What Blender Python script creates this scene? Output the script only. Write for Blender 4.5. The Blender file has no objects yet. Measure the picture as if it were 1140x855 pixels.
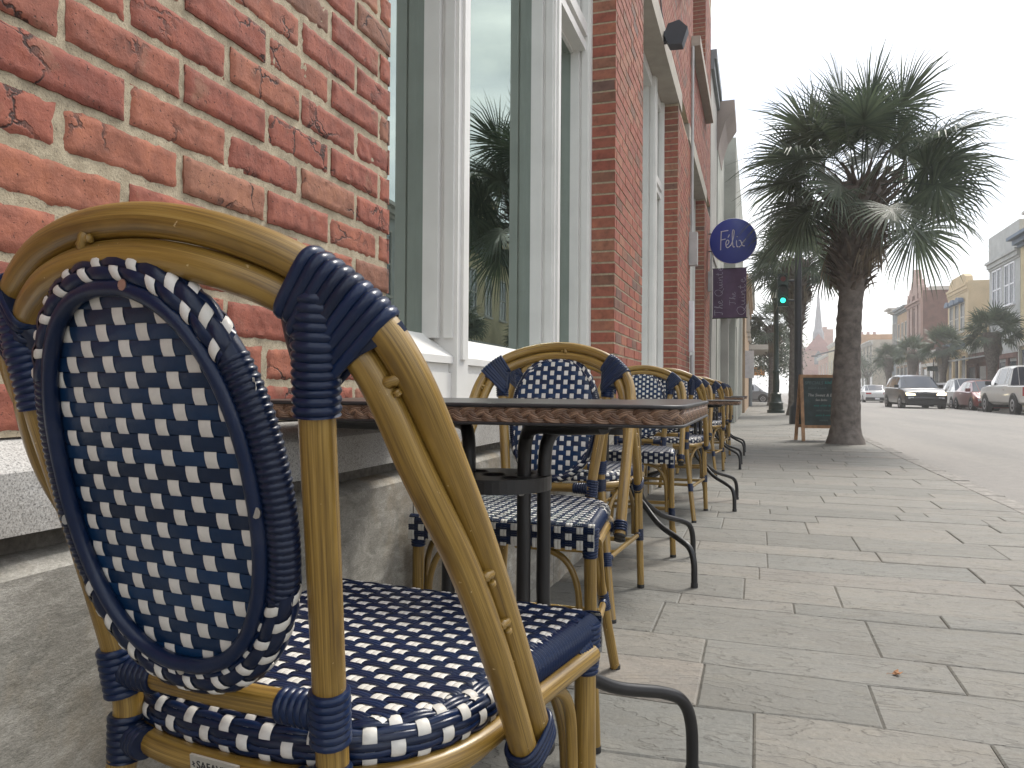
import bpy, math, random
from math import sin, cos, pi, radians, sqrt, atan2
from mathutils import Vector as V, Matrix, noise as mn
R = random.Random(7)
S = bpy.context.scene
COL = S.collection
H = .76

# ---------------------------------------------------------------- materials
def nmat(name):
    m = bpy.data.materials.new(name); m.use_nodes = True
    nt = m.node_tree; b = nt.nodes['Principled BSDF']
    return m, nt, b
def N(nt, t, **k):
    n = nt.nodes.new(t)
    for a, v in k.items():
        if a.startswith('i_'):
            s = a[2:]; s = int(s) if s.isdigit() else s.replace('_', ' ')
            n.inputs[s].default_value = v
        else: setattr(n, a, v)
    return n
def ramp(nt, fac, stops, interp='LINEAR'):
    r = N(nt, 'ShaderNodeValToRGB'); cr = r.color_ramp; cr.interpolation = interp
    cf = lambda c: (c[0], c[1], c[2], 1) if not isinstance(c, (int, float)) else (c, c, c, 1)
    cr.elements.remove(cr.elements[1]); cr.elements[0].position = stops[0][0]; cr.elements[0].color = cf(stops[0][1])
    for p, c in stops[1:]:
        e = cr.elements.new(p); e.color = cf(c)
    nt.links.new(fac, r.inputs[0]); return r.outputs[0]
def mixc(nt, fac, a, b, mode='MIX'):
    m = N(nt, 'ShaderNodeMix', data_type='RGBA', blend_type=mode)
    for s, v in ((0, fac), (6, a), (7, b)):
        if hasattr(v, 'links') or hasattr(v, 'is_linked'): nt.links.new(v, m.inputs[s])
        else: m.inputs[s].default_value = v if s == 0 else (v[0], v[1], v[2], 1)
    return m.outputs[2]
def coords(nt, kind='Object', scale=(1, 1, 1)):
    if kind == 'cc':
        a = N(nt, 'ShaderNodeAttribute', attribute_name='cc'); o = a.outputs['Vector']
    elif kind == 'world':
        a = N(nt, 'ShaderNodeNewGeometry'); o = a.outputs['Position']
    else:
        a = N(nt, 'ShaderNodeTexCoord'); o = a.outputs[kind]
    mp = N(nt, 'ShaderNodeMapping'); mp.inputs['Scale'].default_value = scale
    nt.links.new(o, mp.inputs[0]); return mp.outputs[0]
def noise(nt, vec, scale, detail=4, rough=.55, out='Fac'):
    n = N(nt, 'ShaderNodeTexNoise'); n.inputs['Scale'].default_value = scale
    n.inputs['Detail'].default_value = detail; n.inputs['Roughness'].default_value = rough
    nt.links.new(vec, n.inputs['Vector']); return n.outputs[out]
def bump(nt, b, h, strength=.3, dist=.002, prev=None):
    n = N(nt, 'ShaderNodeBump'); n.inputs['Strength'].default_value = strength; n.inputs['Distance'].default_value = dist
    nt.links.new(h, n.inputs['Height'])
    if prev is not None: nt.links.new(prev, n.inputs['Normal'])
    nt.links.new(n.outputs[0], b.inputs['Normal']); return n.outputs[0]
def rnd_attr(nt):
    a = N(nt, 'ShaderNodeAttribute', attribute_name='cc'); s = N(nt, 'ShaderNodeSeparateXYZ')
    nt.links.new(a.outputs['Vector'], s.inputs[0]); return s.outputs[2]
def plain(name, col, rough=.6, metal=0, var=.12, nscale=8, bumpd=0, bscale=60, coat=0, emit=None, spec=.5):
    m, nt, b = nmat(name)
    b.inputs['Roughness'].default_value = rough; b.inputs['Metallic'].default_value = metal
    b.inputs['Coat Weight'].default_value = coat; b.inputs['Specular IOR Level'].default_value = spec
    v = coords(nt, 'Object')
    c = ramp(nt, noise(nt, v, nscale, 5, .6), [(.3, [x*(1-var) for x in col]), (.7, [min(1, x*(1+var)) for x in col])])
    nt.links.new(c, b.inputs['Base Color'])
    if bumpd: bump(nt, b, noise(nt, v, bscale, 4), .5, bumpd)
    if emit:
        b.inputs['Emission Color'].default_value = (*emit[0], 1); b.inputs['Emission Strength'].default_value = emit[1]
    return m
def link(nt, a, b): nt.links.new(a, b)
M = {}
def mk_cane():
    m, nt, b = nmat('painted_bamboo')
    v = coords(nt, 'cc', (9, 7, 40)); v2 = coords(nt, 'cc', (26, 3.5, 40)); v3 = coords(nt, 'Object')
    c = ramp(nt, noise(nt, v, 1, 5, .6), [(.28, (.12, .066, .012)), (.5, (.265, .16, .030)), (.7, (.38, .245, .062))])
    d = ramp(nt, noise(nt, v2, 1, 4, .7), [(.34, (.35, .30, .22)), (.52, (1, 1, 1))])
    c = mixc(nt, .75, c, d, 'MULTIPLY')
    s = ramp(nt, noise(nt, v3, 150, 2, .5), [(.74, 0), (.78, 1)])
    c = mixc(nt, s, c, (.55, .42, .22))
    link(nt, c, b.inputs['Base Color'])
    link(nt, ramp(nt, noise(nt, v, 2, 3), [(.3, .30), (.7, .48)]), b.inputs['Roughness'])
    b.inputs['Coat Weight'].default_value = .35; b.inputs['Coat Roughness'].default_value = .22
    bump(nt, b, noise(nt, v2, 1, 4, .7), .35, .0008)
    return m
M['cane'] = mk_cane()
def mk_plastic(name, ca, cb, rough=.36):
    m, nt, b = nmat(name)
    v = coords(nt, 'Object', (60, 60, 60)); r = rnd_attr(nt)
    c = mixc(nt, r, ca, cb)
    c = mixc(nt, .35, c, ramp(nt, noise(nt, v, 1.5, 4, .7), [(.3, (.55, .55, .6)), (.7, (1, 1, 1))]), 'MULTIPLY')
    # dust and scuffs
    dn = ramp(nt, noise(nt, coords(nt, 'Object', (1, 1, 1)), 14, 6, .7), [(.5, 0), (.8, .07)])
    c = mixc(nt, dn, c, (.25, .25, .24))
    link(nt, c, b.inputs['Base Color']); b.inputs['Roughness'].default_value = rough; b.inputs['Specular IOR Level'].default_value = .35
    bump(nt, b, noise(nt, v, 6, 3), .25, .0005)
    return m
M['navy'] = mk_plastic('navy_wicker', (.005, .012, .036), (.005, .018, .062), .28)
M['navystrip'] = mk_plastic('navy_flat_strip', (.003, .015, .045), (.004, .032, .095), .32)
M['white'] = mk_plastic('white_wicker', (.62, .60, .54), (.72, .70, .65), .45)
def mk_braid():
    m, nt, b = nmat('brown_wicker')
    r = rnd_attr(nt); v = coords(nt, 'cc', (3, 60, 30))
    c = mixc(nt, r, (.10, .056, .036), (.36, .235, .155))
    c = mixc(nt, .5, c, ramp(nt, noise(nt, v, 1, 3), [(.3, (.5, .45, .4)), (.7, (1.2, 1.15, 1.1))]), 'MULTIPLY')
    link(nt, c, b.inputs['Base Color']); b.inputs['Roughness'].default_value = .38
    return m
M['braid'] = mk_braid()
M['blackmetal'] = plain('black_powder_coat', (.012, .012, .013), .38, 0, .2, 20, .0004, 500)
M['tabletop'] = plain('dark_laminate', (.045, .042, .040), .30, 0, .25, 12, .0003, 300)
M['trim'] = plain('black_rubber_trim', (.02, .02, .022), .45)
M['steel'] = plain('steel', (.55, .55, .55), .3, 1)
M['capblack'] = plain('black_rubber', (.015, .015, .015), .7)
M['plate'] = plain('maker_plate_metal', (.55, .53, .48), .4, .6)
M['ink'] = plain('dark_ink', (.03, .03, .03), .7)
M['whitepaint'] = plain('white_window_paint', (.68, .67, .64), .42, 0, .06, 5, .0004, 40)
M['chalk'] = plain('chalk', (.55, .55, .52), .9)
M['chalkteal'] = plain('teal_chalk', (.04, .30, .27), .9)
M['chalkfaint'] = plain('faint_chalk', (.13, .20, .20), .9)
M['boardblack'] = plain('chalkboard', (.028, .046, .045), .55, 0, .5, 9)
M['wood'] = plain('pine_frame', (.38, .215, .11), .6, 0, .35, 14)
M['signblue'] = plain('blue_enamel', (.018, .045, .32), .35, 0, .05)
M['signwhite'] = plain('white_enamel', (.75, .75, .78), .5)
M['banner'] = plain('purple_canvas', (.12, .075, .14), .85, 0, .15)
M['bannertext'] = plain('pale_print', (.42, .40, .48), .85)
M['greenmetal'] = plain('dark_green_cast_iron', (.012, .03, .024), .4, 0, .2)
M['poleblack'] = plain('black_pole_paint', (.018, .02, .024), .45)
M['glassmilk'] = plain('milk_glass', (.75, .77, .75), .3)
M['greylamp'] = plain('dark_grey_casting', (.03, .035, .045), .5)
M['galv'] = plain('painted_box_grey', (.42, .42, .41), .5)
M['tar'] = plain('dark_interior', (.01, .01, .012), .9)  # near-black colour stands in for the unlit inside of the building
M['floorwood'] = plain('interior_floor', (.06, .045, .03), .6)
def mk_brick(name, big=True):
    m, nt, b = nmat(name)
    r = rnd_attr(nt)
    v = coords(nt, 'world')
    base = ramp(nt, r, [(0, (.23, .064, .042)), (.2, (.285, .086, .054)), (.38, (.235, .067, .045)), (.55, (.31, .110, .064)), (.7, (.26, .080, .052)), (.82, (.29, .122, .074)), (.92, (.185, .082, .052)), (1, (.14, .078, .062))])
    n1 = noise(nt, v, 28, 6, .62)
    base = mixc(nt, .8, base, ramp(nt, n1, [(.3, (.55, .50, .47)), (.52, (1, 1, 1)), (.72, (1.32, 1.34, 1.2))]), 'MULTIPLY')
    # brown flashing patches
    p = ramp(nt, noise(nt, v, 11, 4, .6), [(.60, 0), (.70, .6)])
    base = mixc(nt, p, base, (.25, .135, .085))
    if big:
        w = N(nt, 'ShaderNodeMapping'); w.inputs['Scale'].default_value = (1, .7, 1); link(nt, v, w.inputs[0])
        dn = noise(nt, v, 22, 4, .6, 'Color')
        ad = N(nt, 'ShaderNodeVectorMath', operation='MULTIPLY_ADD'); link(nt, dn, ad.inputs[0]); ad.inputs[1].default_value = (.055, .055, .055); link(nt, w.outputs[0], ad.inputs[2])
        vo = N(nt, 'ShaderNodeTexVoronoi', feature='DISTANCE_TO_EDGE'); vo.inputs['Scale'].default_value = 15; link(nt, ad.outputs[0], vo.inputs['Vector'])
        ck = ramp(nt, vo.outputs['Distance'], [(.008, 0), (.04, 1)])
        msk = ramp(nt, noise(nt, v, 8, 3), [(.50, 1), (.60, 0)])
        mm = N(nt, 'ShaderNodeMath', operation='MAXIMUM'); link(nt, ck, mm.inputs[0]); link(nt, msk, mm.inputs[1])
        base = mixc(nt, mm.outputs[0], (.045, .022, .018), base)
        pits = ramp(nt, noise(nt, v, 190, 3, .6), [(.27, 0), (.36, 1)])
        base = mixc(nt, pits, (.06, .028, .022), base)
        hh = N(nt, 'ShaderNodeMath', operation='MULTIPLY'); link(nt, mm.outputs[0], hh.inputs[0]); link(nt, pits, hh.inputs[1])
        h2 = N(nt, 'ShaderNodeMath', operation='ADD'); link(nt, hh.outputs[0], h2.inputs[0]); link(nt, noise(nt, v, 90, 6, .7), h2.inputs[1])
        bump(nt, b, h2.outputs[0], .75, .0028)
    link(nt, base, b.inputs['Base Color']); b.inputs['Roughness'].default_value = .82
    return m
M['brick'] = mk_brick('red_brick'); M['brickfar'] = mk_brick('red_brick_plain', False)
def mk_mortar():
    m, nt, b = nmat('sandy_mortar'); v = coords(nt, 'world')
    c = ramp(nt, noise(nt, v, 45, 6, .7), [(.3, (.29, .24, .165)), (.7, (.49, .42, .30))])
    c = mixc(nt, ramp(nt, noise(nt, v, 400, 2), [(.33, .6), (.42, 0)]), c, (.12, .10, .08))
    link(nt, c, b.inputs['Base Color']); b.inputs['Roughness'].default_value = .95
    bump(nt, b, noise(nt, v, 260, 5, .7), .9, .0022)
    return m
M['mortar'] = mk_mortar()
def mk_granite():
    m, nt, b = nmat('weathered_granite'); v = coords(nt, 'world')
    n1 = noise(nt, v, 420, 3, .7); n2 = noise(nt, v, 4, 5, .6)
    c = ramp(nt, n1, [(.32, (.10, .10, .098)), (.45, (.38, .375, .36)), (.6, (.55, .54, .52))])
    c = mixc(nt, ramp(nt, n2, [(.35, 0), (.7, .5)]), c, (.24, .21, .17))
    link(nt, c, b.inputs['Base Color']); b.inputs['Roughness'].default_value = .8
    bump(nt, b, noise(nt, v, 160, 5, .7), .6, .002); return m
M['granite'] = mk_granite()
def mk_bluestone():
    m, nt, b = nmat('veined_base_stone'); v = coords(nt, 'world', (1, 1, 2.4))
    n0 = noise(nt, v, 3, 5, .6, 'Color')
    ad = N(nt, 'ShaderNodeVectorMath', operation='MULTIPLY_ADD'); link(nt, n0, ad.inputs[0]); ad.inputs[1].default_value = (.5, .5, .5); link(nt, v, ad.inputs[2])
    n1 = noise(nt, ad.outputs[0], 9, 8, .72)
    c = ramp(nt, n1, [(.30, (.15, .143, .122)), (.5, (.30, .285, .25)), (.60, (.40, .38, .34)), (.70, (.54, .52, .47))])
    st = ramp(nt, noise(nt, coords(nt, 'world', (1, 1, .6)), 3.2, 5, .65), [(.46, 0), (.62, .75)])
    c = mixc(nt, st, c, (.28, .215, .13))
    fine = ramp(nt, noise(nt, v, 260, 4, .75), [(.3, (.6, .6, .6)), (.7, (1.3, 1.3, 1.3))])
    c = mixc(nt, .8, c, fine, 'MULTIPLY')
    link(nt, c, b.inputs['Base Color']); b.inputs['Roughness'].default_value = .75
    bump(nt, b, noise(nt, v, 120, 6, .75), .6, .002); return m
M['basestone'] = mk_bluestone()
def mk_slate():
    m, nt, b = nmat('bluestone_paving'); v = coords(nt, 'world'); r = rnd_attr(nt)
    c = ramp(nt, r, [(0, (.142, .138, .122)), (.3, (.172, .165, .145)), (.55, (.190, .177, .153)), (.8, (.158, .157, .142)), (1, (.205, .184, .158))])
    lay = noise(nt, coords(nt, 'world', (1.5, 3.0, 1)), 5, 8, .70)
    c = mixc(nt, .7, c, ramp(nt, lay, [(.3, (.72, .74, .74)), (.5, (1, 1, 1)), (.7, (1.18, 1.15, 1.10))]), 'MULTIPLY')
    c = mixc(nt, .6, c, ramp(nt, noise(nt, v, 70, 5, .7), [(.3, (.74, .74, .74)), (.6, (1.1, 1.1, 1.1))]), 'MULTIPLY')
    gum = ramp(nt, noise(nt, v, 17, 1, .3), [(.235, .55), (.26, 0)]); c = mixc(nt, gum, c, (.07, .065, .058))
    stn = ramp(nt, noise(nt, v, 2.3, 5, .7), [(.54, 0), (.70, .55)])
    c = mixc(nt, stn, c, (.12, .11, .095))
    # thin cleft cracks
    dn = noise(nt, coords(nt, 'world', (1, 1, 1)), 5, 5, .6, 'Color')
    ad = N(nt, 'ShaderNodeVectorMath', operation='MULTIPLY_ADD'); link(nt, dn, ad.inputs[0]); ad.inputs[1].default_value = (.5, .5, .5); link(nt, coords(nt, 'world', (.55, 2.2, 1)), ad.inputs[2])
    vo = N(nt, 'ShaderNodeTexVoronoi', feature='DISTANCE_TO_EDGE'); vo.inputs['Scale'].default_value = 2.3; link(nt, ad.outputs[0], vo.inputs['Vector'])
    ck = ramp(nt, vo.outputs['Distance'], [(.0, 0), (.009, 1)])
    msk = ramp(nt, noise(nt, v, 1.6, 3), [(.58, 1), (.64, 0)])
    mm = N(nt, 'ShaderNodeMath', operation='MAXIMUM'); link(nt, ck, mm.inputs[0]); link(nt, msk, mm.inputs[1])
    c = mixc(nt, mm.outputs[0], (.045, .04, .035), c)
    lay2 = noise(nt, coords(nt, 'world', (1.0, 2.6, 1)), 1.7, 6, .56)
    st = [(.30, 0)]
    for q in (.40, .47, .535, .60): st += [(q-.009, 0), (q, .75), (q+.003, 0)]
    brk = ramp(nt, noise(nt, v, 7, 4), [(.44, 0), (.56, 1)])
    em = N(nt, 'ShaderNodeMath', operation='MULTIPLY'); link(nt, ramp(nt, lay2, st), em.inputs[0]); link(nt, brk, em.inputs[1])
    c = mixc(nt, em.outputs[0], c, (.085, .078, .066))  # darker lines painted where layers step, standing in for crevice shade
    tone = ramp(nt, lay2, [(.32, .86), (.40, .93), (.402, 1.03), (.47, .93), (.472, 1.06), (.535, .96), (.537, 1.08), (.60, 1.0), (.602, 1.12), (.7, 1.06)])
    c = mixc(nt, .8, c, tone, 'MULTIPLY')
    link(nt, c, b.inputs['Base Color'])
    link(nt, ramp(nt, lay, [(.3, .55), (.7, .8)]), b.inputs['Roughness'])
    terr = ramp(nt, lay, [(.30, 0), (.38, .25), (.42, .27), (.52, .55), (.56, .58), (.66, .9), (1, 1)])
    terr = ramp(nt, lay2, [(.30, 0), (.40, .1), (.404, .3), (.47, .35), (.474, .52), (.535, .57), (.539, .72), (.60, .78), (.604, .92), (.7, 1)])
    n1 = bump(nt, b, terr, 1.0, .010)
    n1 = bump(nt, b, noise(nt, v, 24, 8, .72), .8, .006, n1)
    h2 = N(nt, 'ShaderNodeMath', operation='ADD'); link(nt, noise(nt, v, 85, 6, .75), h2.inputs[0]); link(nt, mm.outputs[0], h2.inputs[1])
    bump(nt, b, h2.outputs[0], .55, .0025, n1)
    return m
M['slate'] = mk_slate()
M['sandjoint'] = plain('joint_grit', (.135, .125, .108), .95, 0, .4, 60, .002, 300)
M['kerb'] = plain('granite_kerb', (.24, .225, .205), .85, 0, .4, 16, .004, 50)
def mk_asphalt():
    m, nt, b = nmat('sunbleached_asphalt'); v = coords(nt, 'world')
    c = ramp(nt, noise(nt, v, 150, 4, .8), [(.3, (.135, .130, .126)), (.5, (.235, .225, .212)), (.66, (.37, .352, .33))])
    c = mixc(nt, .7, c, ramp(nt, noise(nt, coords(nt, 'world', (1, .12, 1)), .9, 5, .6), [(.35, (.82, .82, .82)), (.65, (1.12, 1.08, 1.05))]), 'MULTIPLY')
    c = mixc(nt, .5, c, ramp(nt, noise(nt, v, 9, 5, .7), [(.35, (.8, .8, .8)), (.65, (1.1, 1.1, 1.1))]), 'MULTIPLY')
    link(nt, c, b.inputs['Base Color']); b.inputs['Roughness'].default_value = .85
    bump(nt, b, noise(nt, v, 150, 4, .8), .7, .004); return m
M['asphalt'] = mk_asphalt()
M['ground'] = plain('far_ground', (.17, .16, .14), .95, 0, .2, .05)
M['paint'] = plain('road_paint', (.55, .54, .50), .7, 0, .3, 9)
def mk_glass(name, tint=(.30, .38, .34), refl=2.1):
    m, nt, b = nmat(name); nt.nodes.remove(b); o = [n for n in nt.nodes if n.type == 'OUTPUT_MATERIAL'][0]
    t = N(nt, 'ShaderNodeBsdfTransparent'); t.inputs[0].default_value = (*tint, 1)
    g = N(nt, 'ShaderNodeBsdfGlossy'); g.inputs[0].default_value = (.80, .93, .86, 1); g.inputs['Roughness'].default_value = .012
    f = N(nt, 'ShaderNodeFresnel'); f.inputs[0].default_value = refl
    bm = N(nt, 'ShaderNodeBump'); bm.inputs['Strength'].default_value = .04; bm.inputs['Distance'].default_value = .002
    link(nt, noise(nt, coords(nt, 'Object'), 3, 2), bm.inputs['Height']); link(nt, bm.outputs[0], g.inputs['Normal'])
    x = N(nt, 'ShaderNodeMixShader'); link(nt, f.outputs[0], x.inputs[0]); link(nt, t.outputs[0], x.inputs[1]); link(nt, g.outputs[0], x.inputs[2])
    link(nt, x.outputs[0], o.inputs[0]); return m
M['glass'] = mk_glass('tinted_green_glass', (.10, .15, .13), 4.2)
M['pane'] = plain('far_window_glass', (.06, .075, .085), .08, 0, .3, 2, spec=1)
M['cocglass'] = plain('car_glass', (.045, .055, .075), .06, 0, .1, 2, spec=1)
M['frond'] = None
def mk_leaf(name, a, b_, tr=.25):
    m, nt, b = nmat(name); r = rnd_attr(nt)
    c = mixc(nt, r, a, b_)
    c = mixc(nt, .5, c, ramp(nt, noise(nt, coords(nt, 'Object'), 6, 3), [(.3, (.6, .65, .6)), (.7, (1.2, 1.2, 1.1))]), 'MULTIPLY')
    link(nt, c, b.inputs['Base Color']); b.inputs['Roughness'].default_value = .45
    o = [n for n in nt.nodes if n.type == 'OUTPUT_MATERIAL'][0]
    t = N(nt, 'ShaderNodeBsdfTranslucent'); link(nt, c, t.inputs[0])
    x = N(nt, 'ShaderNodeMixShader'); x.inputs[0].default_value = tr
    link(nt, b.outputs[0], x.inputs[1]); link(nt, t.outputs[0], x.inputs[2]); link(nt, x.outputs[0], o.inputs[0]); return m
M['frond'] = mk_leaf('palm_leaf', (.050, .070, .052), (.105, .135, .085), .35)
M['deadfrond'] = mk_leaf('dead_palm_leaf', (.13, .105, .075), (.24, .19, .13), .2)
M['bark'] = plain('palm_bark', (.15, .13, .115), .95, 0, .4, 11, .01, 30)
M['boot'] = plain('palm_leaf_base', (.105, .085, .07), .9, 0, .45, 9, .004, 60)
M['tyre'] = plain('tyre_rubber', (.018, .018, .019), .8)
M['rim'] = plain('alloy_wheel', (.40, .40, .42), .35, .8)
M['headlamp'] = plain('lit_headlamp', (.8, .75, .6), .2, emit=((1, .82, .5), 2.2))
M['lens'] = plain('clear_lamp_lens', (.5, .52, .55), .15)
M['tail'] = plain('red_lamp_lens', (.35, .012, .015), .25)
M['carblack'] = plain('black_trim', (.014, .014, .016), .45)
M['greenlit'] = plain('lit_green_signal', (.02, .5, .35), .3, emit=((.03, .9, .6), 1.6))
M['redlit'] = plain('dark_red_signal', (.12, .01, .01), .4)
M['dryleaf'] = plain('dry_leaf', (.30, .15, .07), .8, 0, .4, 60)
M['chrome'] = plain('chrome', (.6, .6, .62), .2, 1)

# ---------------------------------------------------------------- mesh builder
class MB:
    def __init__(s): s.v = []; s.f = []; s.m = []; s.c = []; s.cur = (0, 0, 0); s.mi = 0
    def add(s, vs, fs, cc=None, mi=None):
        o = len(s.v); s.v += [tuple(p) for p in vs]
        s.c += (cc if cc is not None else [s.cur]*len(vs))
        s.f += [tuple(i+o for i in f) for f in fs]; s.m += [s.mi if mi is None else mi]*len(fs)
    def box(s, x0, x1, y0, y1, z0, z1, mi=None):
        s.add([(x0,y0,z0),(x1,y0,z0),(x1,y1,z0),(x0,y1,z0),(x0,y0,z1),(x1,y0,z1),(x1,y1,z1),(x0,y1,z1)],
              [(0,3,2,1),(4,5,6,7),(0,1,5,4),(1,2,6,5),(2,3,7,6),(3,0,4,7)], mi=mi)
    def prism(s, poly, axis, a0, a1, mi=None):
        # poly in the two remaining axes (in xyz order), extruded along axis
        def P(p, a):
            q = [p[0], p[1]]; q.insert(axis, a); return tuple(q)
        n = len(poly); vs = [P(p, a0) for p in poly] + [P(p, a1) for p in poly]
        fs = [(i, (i+1) % n, (i+1) % n+n, i+n) for i in range(n)] + [tuple(range(n))[::-1], tuple(range(n, 2*n))]
        s.add(vs, fs, mi=mi)
    def sweep(s, pts, ra, rb=None, ref=None, seg=12, caps=True, closed=False, rnd=0., mi=None, arc=None):
        pts = [V(p) for p in pts]; n = len(pts)
        if not hasattr(ra, '__len__'): ra = [ra]*n
        if rb is None: rb = ra
        if not hasattr(rb, '__len__'): rb = [rb]*n
        vs = []; cc = []; L = 0; prev = None
        for i, p in enumerate(pts):
            if closed: t = pts[(i+1) % n]-pts[i-1]
            else: t = pts[min(i+1, n-1)]-pts[max(i-1, 0)]
            if t.length < 1e-9: t = V((0, 0, 1))
            t.normalize()
            if i: L += (p-pts[i-1]).length
            r0 = ref[i] if (ref is not None and isinstance(ref, list)) else ref
            if r0 is not None: nn = V(r0)
            elif prev is None: nn = V((0, 0, 1)) if abs(t.z) < .9 else V((1, 0, 0))
            else: nn = prev
            nn = nn-t*nn.dot(t)
            if nn.length < 1e-6: nn = t.orthogonal()
            nn.normalize(); prev = nn; bb = t.cross(nn)
            for k in range(seg):
                a = 2*pi*k/seg
                vs.append(p+nn*(cos(a)*ra[i])+bb*(sin(a)*rb[i])); cc.append((cos(a)*.6+.02*k, L, rnd))
        fs = []
        m = n if closed else n-1
        for i in range(m):
            j = (i+1) % n
            for k in range(seg):
                k2 = (k+1) % seg
                fs.append((i*seg+k, i*seg+k2, j*seg+k2, j*seg+k))
        if caps and not closed:
            fs.append(tuple(range(seg))[::-1]); fs.append(tuple((n-1)*seg+k for k in range(seg)))
        s.add(vs, fs, cc, mi)
    def lathe(s, prof, c, seg=20, axis=2, mi=None):
        vs = []; n = len(prof)
        for r, z in prof:
            for k in range(seg):
                a = 2*pi*k/seg; q = [cos(a)*r, sin(a)*r]; q.insert(axis, z); vs.append((q[0]+c[0], q[1]+c[1], q[2]+c[2]))
        fs = [(i*seg+k, i*seg+(k+1) % seg, (i+1)*seg+(k+1) % seg, (i+1)*seg+k) for i in range(n-1) for k in range(seg)]
        fs += [tuple(range(seg))[::-1], tuple((n-1)*seg+k for k in range(seg))]
        s.add(vs, fs, mi=mi)
    def build(s, name, mats, parent=None, smooth=False, label=None):
        me = bpy.data.meshes.new(name); me.from_pydata(s.v, [], s.f); me.update()
        if not isinstance(mats, (list, tuple)): mats = [mats]
        for m in mats: me.materials.append(m)
        me.polygons.foreach_set('material_index', s.m)
        a = me.attributes.new('cc', 'FLOAT_VECTOR', 'POINT')
        a.data.foreach_set('vector', [x for c in s.c for x in c])
        if smooth:
            me.polygons.foreach_set('use_smooth', [True]*len(s.f))
            try: me.set_sharp_from_angle(angle=radians(50 if smooth is True else smooth))
            except Exception: pass
        me.update()
        o = bpy.data.objects.new(name, me); COL.objects.link(o)
        if parent: o.parent = parent
        if label: o['label'] = label
        return o
def tag(o, label=None, cat=None, group=None, kind=None):
    for k, v in (('label', label), ('category', cat), ('group', group), ('kind', kind)):
        if v: o[k] = v
    return o
def thing(name, label, cat, loc=(0, 0, 0), rz=0, group=None):
    o = bpy.data.objects.new(name, None); COL.objects.link(o); o.empty_display_size = .2
    o.location = loc; o.rotation_euler = (0, 0, rz); return tag(o, label, cat, group)
def copy_tree(o, parent=None):
    c = o.copy(); COL.objects.link(c)
    if parent: c.parent = parent
    for ch in list(o.children): copy_tree(ch, c)
    return c
def crom(P, n):
    P = [V(p) for p in P]; Q = [P[0]*2-P[1]] + P + [P[-1]*2-P[-2]]; out = []
    for i in range(1, len(Q)-2):
        for k in range(n):
            t = k/n; a, b, c, d = Q[i-1], Q[i], Q[i+1], Q[i+2]
            out.append(.5*((2*b)+(c-a)*t+(2*a-5*b+4*c-d)*t*t+(3*b-a-3*c+d)*t**3))
    out.append(P[-1]); return out
def resample(P, step, closed=False):
    P = [V(p) for p in P]
    if closed: P = P+[P[0]]
    d = [0]
    for a, b in zip(P, P[1:]): d.append(d[-1]+(b-a).length)
    n = max(2, round(d[-1]/step)); out = []; j = 0
    for k in range(n if closed else n+1):
        s = d[-1]*k/n
        while j < len(d)-2 and d[j+1] < s: j += 1
        t = (s-d[j])/max(1e-9, d[j+1]-d[j]); out.append(P[j].lerp(P[j+1], t))
    return out, d[-1]
def ribbed(mb, path, r, rb=None, pitch=.0045, depth=.0012, seg=14, ref=None, caps=True, closed=False):
    """a wrapped winding: every rib one turn of strand"""
    pts, L = resample(path, pitch/4, closed)
    n = len(pts); rf = (lambda i: r(i/(n-1)) if callable(r) else r)
    rbf = (lambda i: (rb(i/(n-1)) if callable(rb) else rb)) if rb is not None else rf
    prof = [0, .75, 1, .75]
    ra = [rf(i)-depth*(1-prof[i % 4]) for i in range(n)]; rbb = [rbf(i)-depth*(1-prof[i % 4]) for i in range(n)]
    c0 = mb.cur
    rr = None
    if ref is not None and callable(ref): rr = [ref(i/(n-1)) for i in range(n)]
    else: rr = ref
    mb.sweep(pts, ra, rbb, ref=rr, seg=seg, caps=caps, closed=closed, rnd=R.random())
def weave(mb, mp, u0, u1, v0, v1, pu, pv, inside=None, amp=.0011, wu=.64, wv=.94, subu=1, subv=1, crown=.0006, du=0, par=0, white=1, navy=0, lift=0., bias=0.):
    """plain weave: white strips run along v, navy strips along u; mp(u,v)->(point, normal)"""
    nu = int(round((u1-u0)/pu)); nv = int(round((v1-v0)/pv))
    ins = inside or (lambda u, v: True)
    def strip(fixed, lo, hi, along_u, width, pitch, sgn, sub, mi, idx):
        steps = int(round((hi-lo)/(pitch/4))); run = []
        def flush(run):
            if len(run) < 2: return
            sw = width/sub
            for k in range(sub):
                c = fixed-width/2+sw*(k+.5); hw = sw*.48; vs = []; rr = R.random()
                for (t, z) in run:
                    for q, cz in ((-hw, 0), (-hw*.5, crown*.8), (hw*.5, crown*.8), (hw, 0)):
                        uu, vv = (t, c+q) if along_u else (c+q, t)
                        P, n = mp(uu, vv); vs.append(P+n*(z+cz+lift))
                fs = []
                for a in range(len(run)-1):
                    for b in range(3):
                        f = (a*4+b, a*4+b+1, a*4+b+5, a*4+b+4); fs.append(f if not along_u else f[::-1])
                mb.add(vs, fs, [(0, 0, rr)]*len(vs), mi)
        for a in range(steps+1):
            t = lo+(hi-lo)*a/steps
            u, v = (t, fixed) if along_u else (fixed, t)
            if ins(u, v):
                ph = pi*((t-(u0 if along_u else v0))/pitch-.5)+pi*idx
                z = sgn*amp*cos(ph); z = amp*max(-1, min(1, 1.5*z/amp+(bias if sgn > 0 else -bias)))
                run.append((t, z))
            else: flush(run); run = []
        flush(run)
    for j in range(nv):
        strip(v0+(j+.5)*pv, u0, u1, True, pv*wv, pu, 1, subv, navy, j+par)
    for i in range(nu):
        strip(u0+(i+.5)*pu, v0, v1, False, pu*wu, pv, -1, subu, white, i+par)

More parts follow.
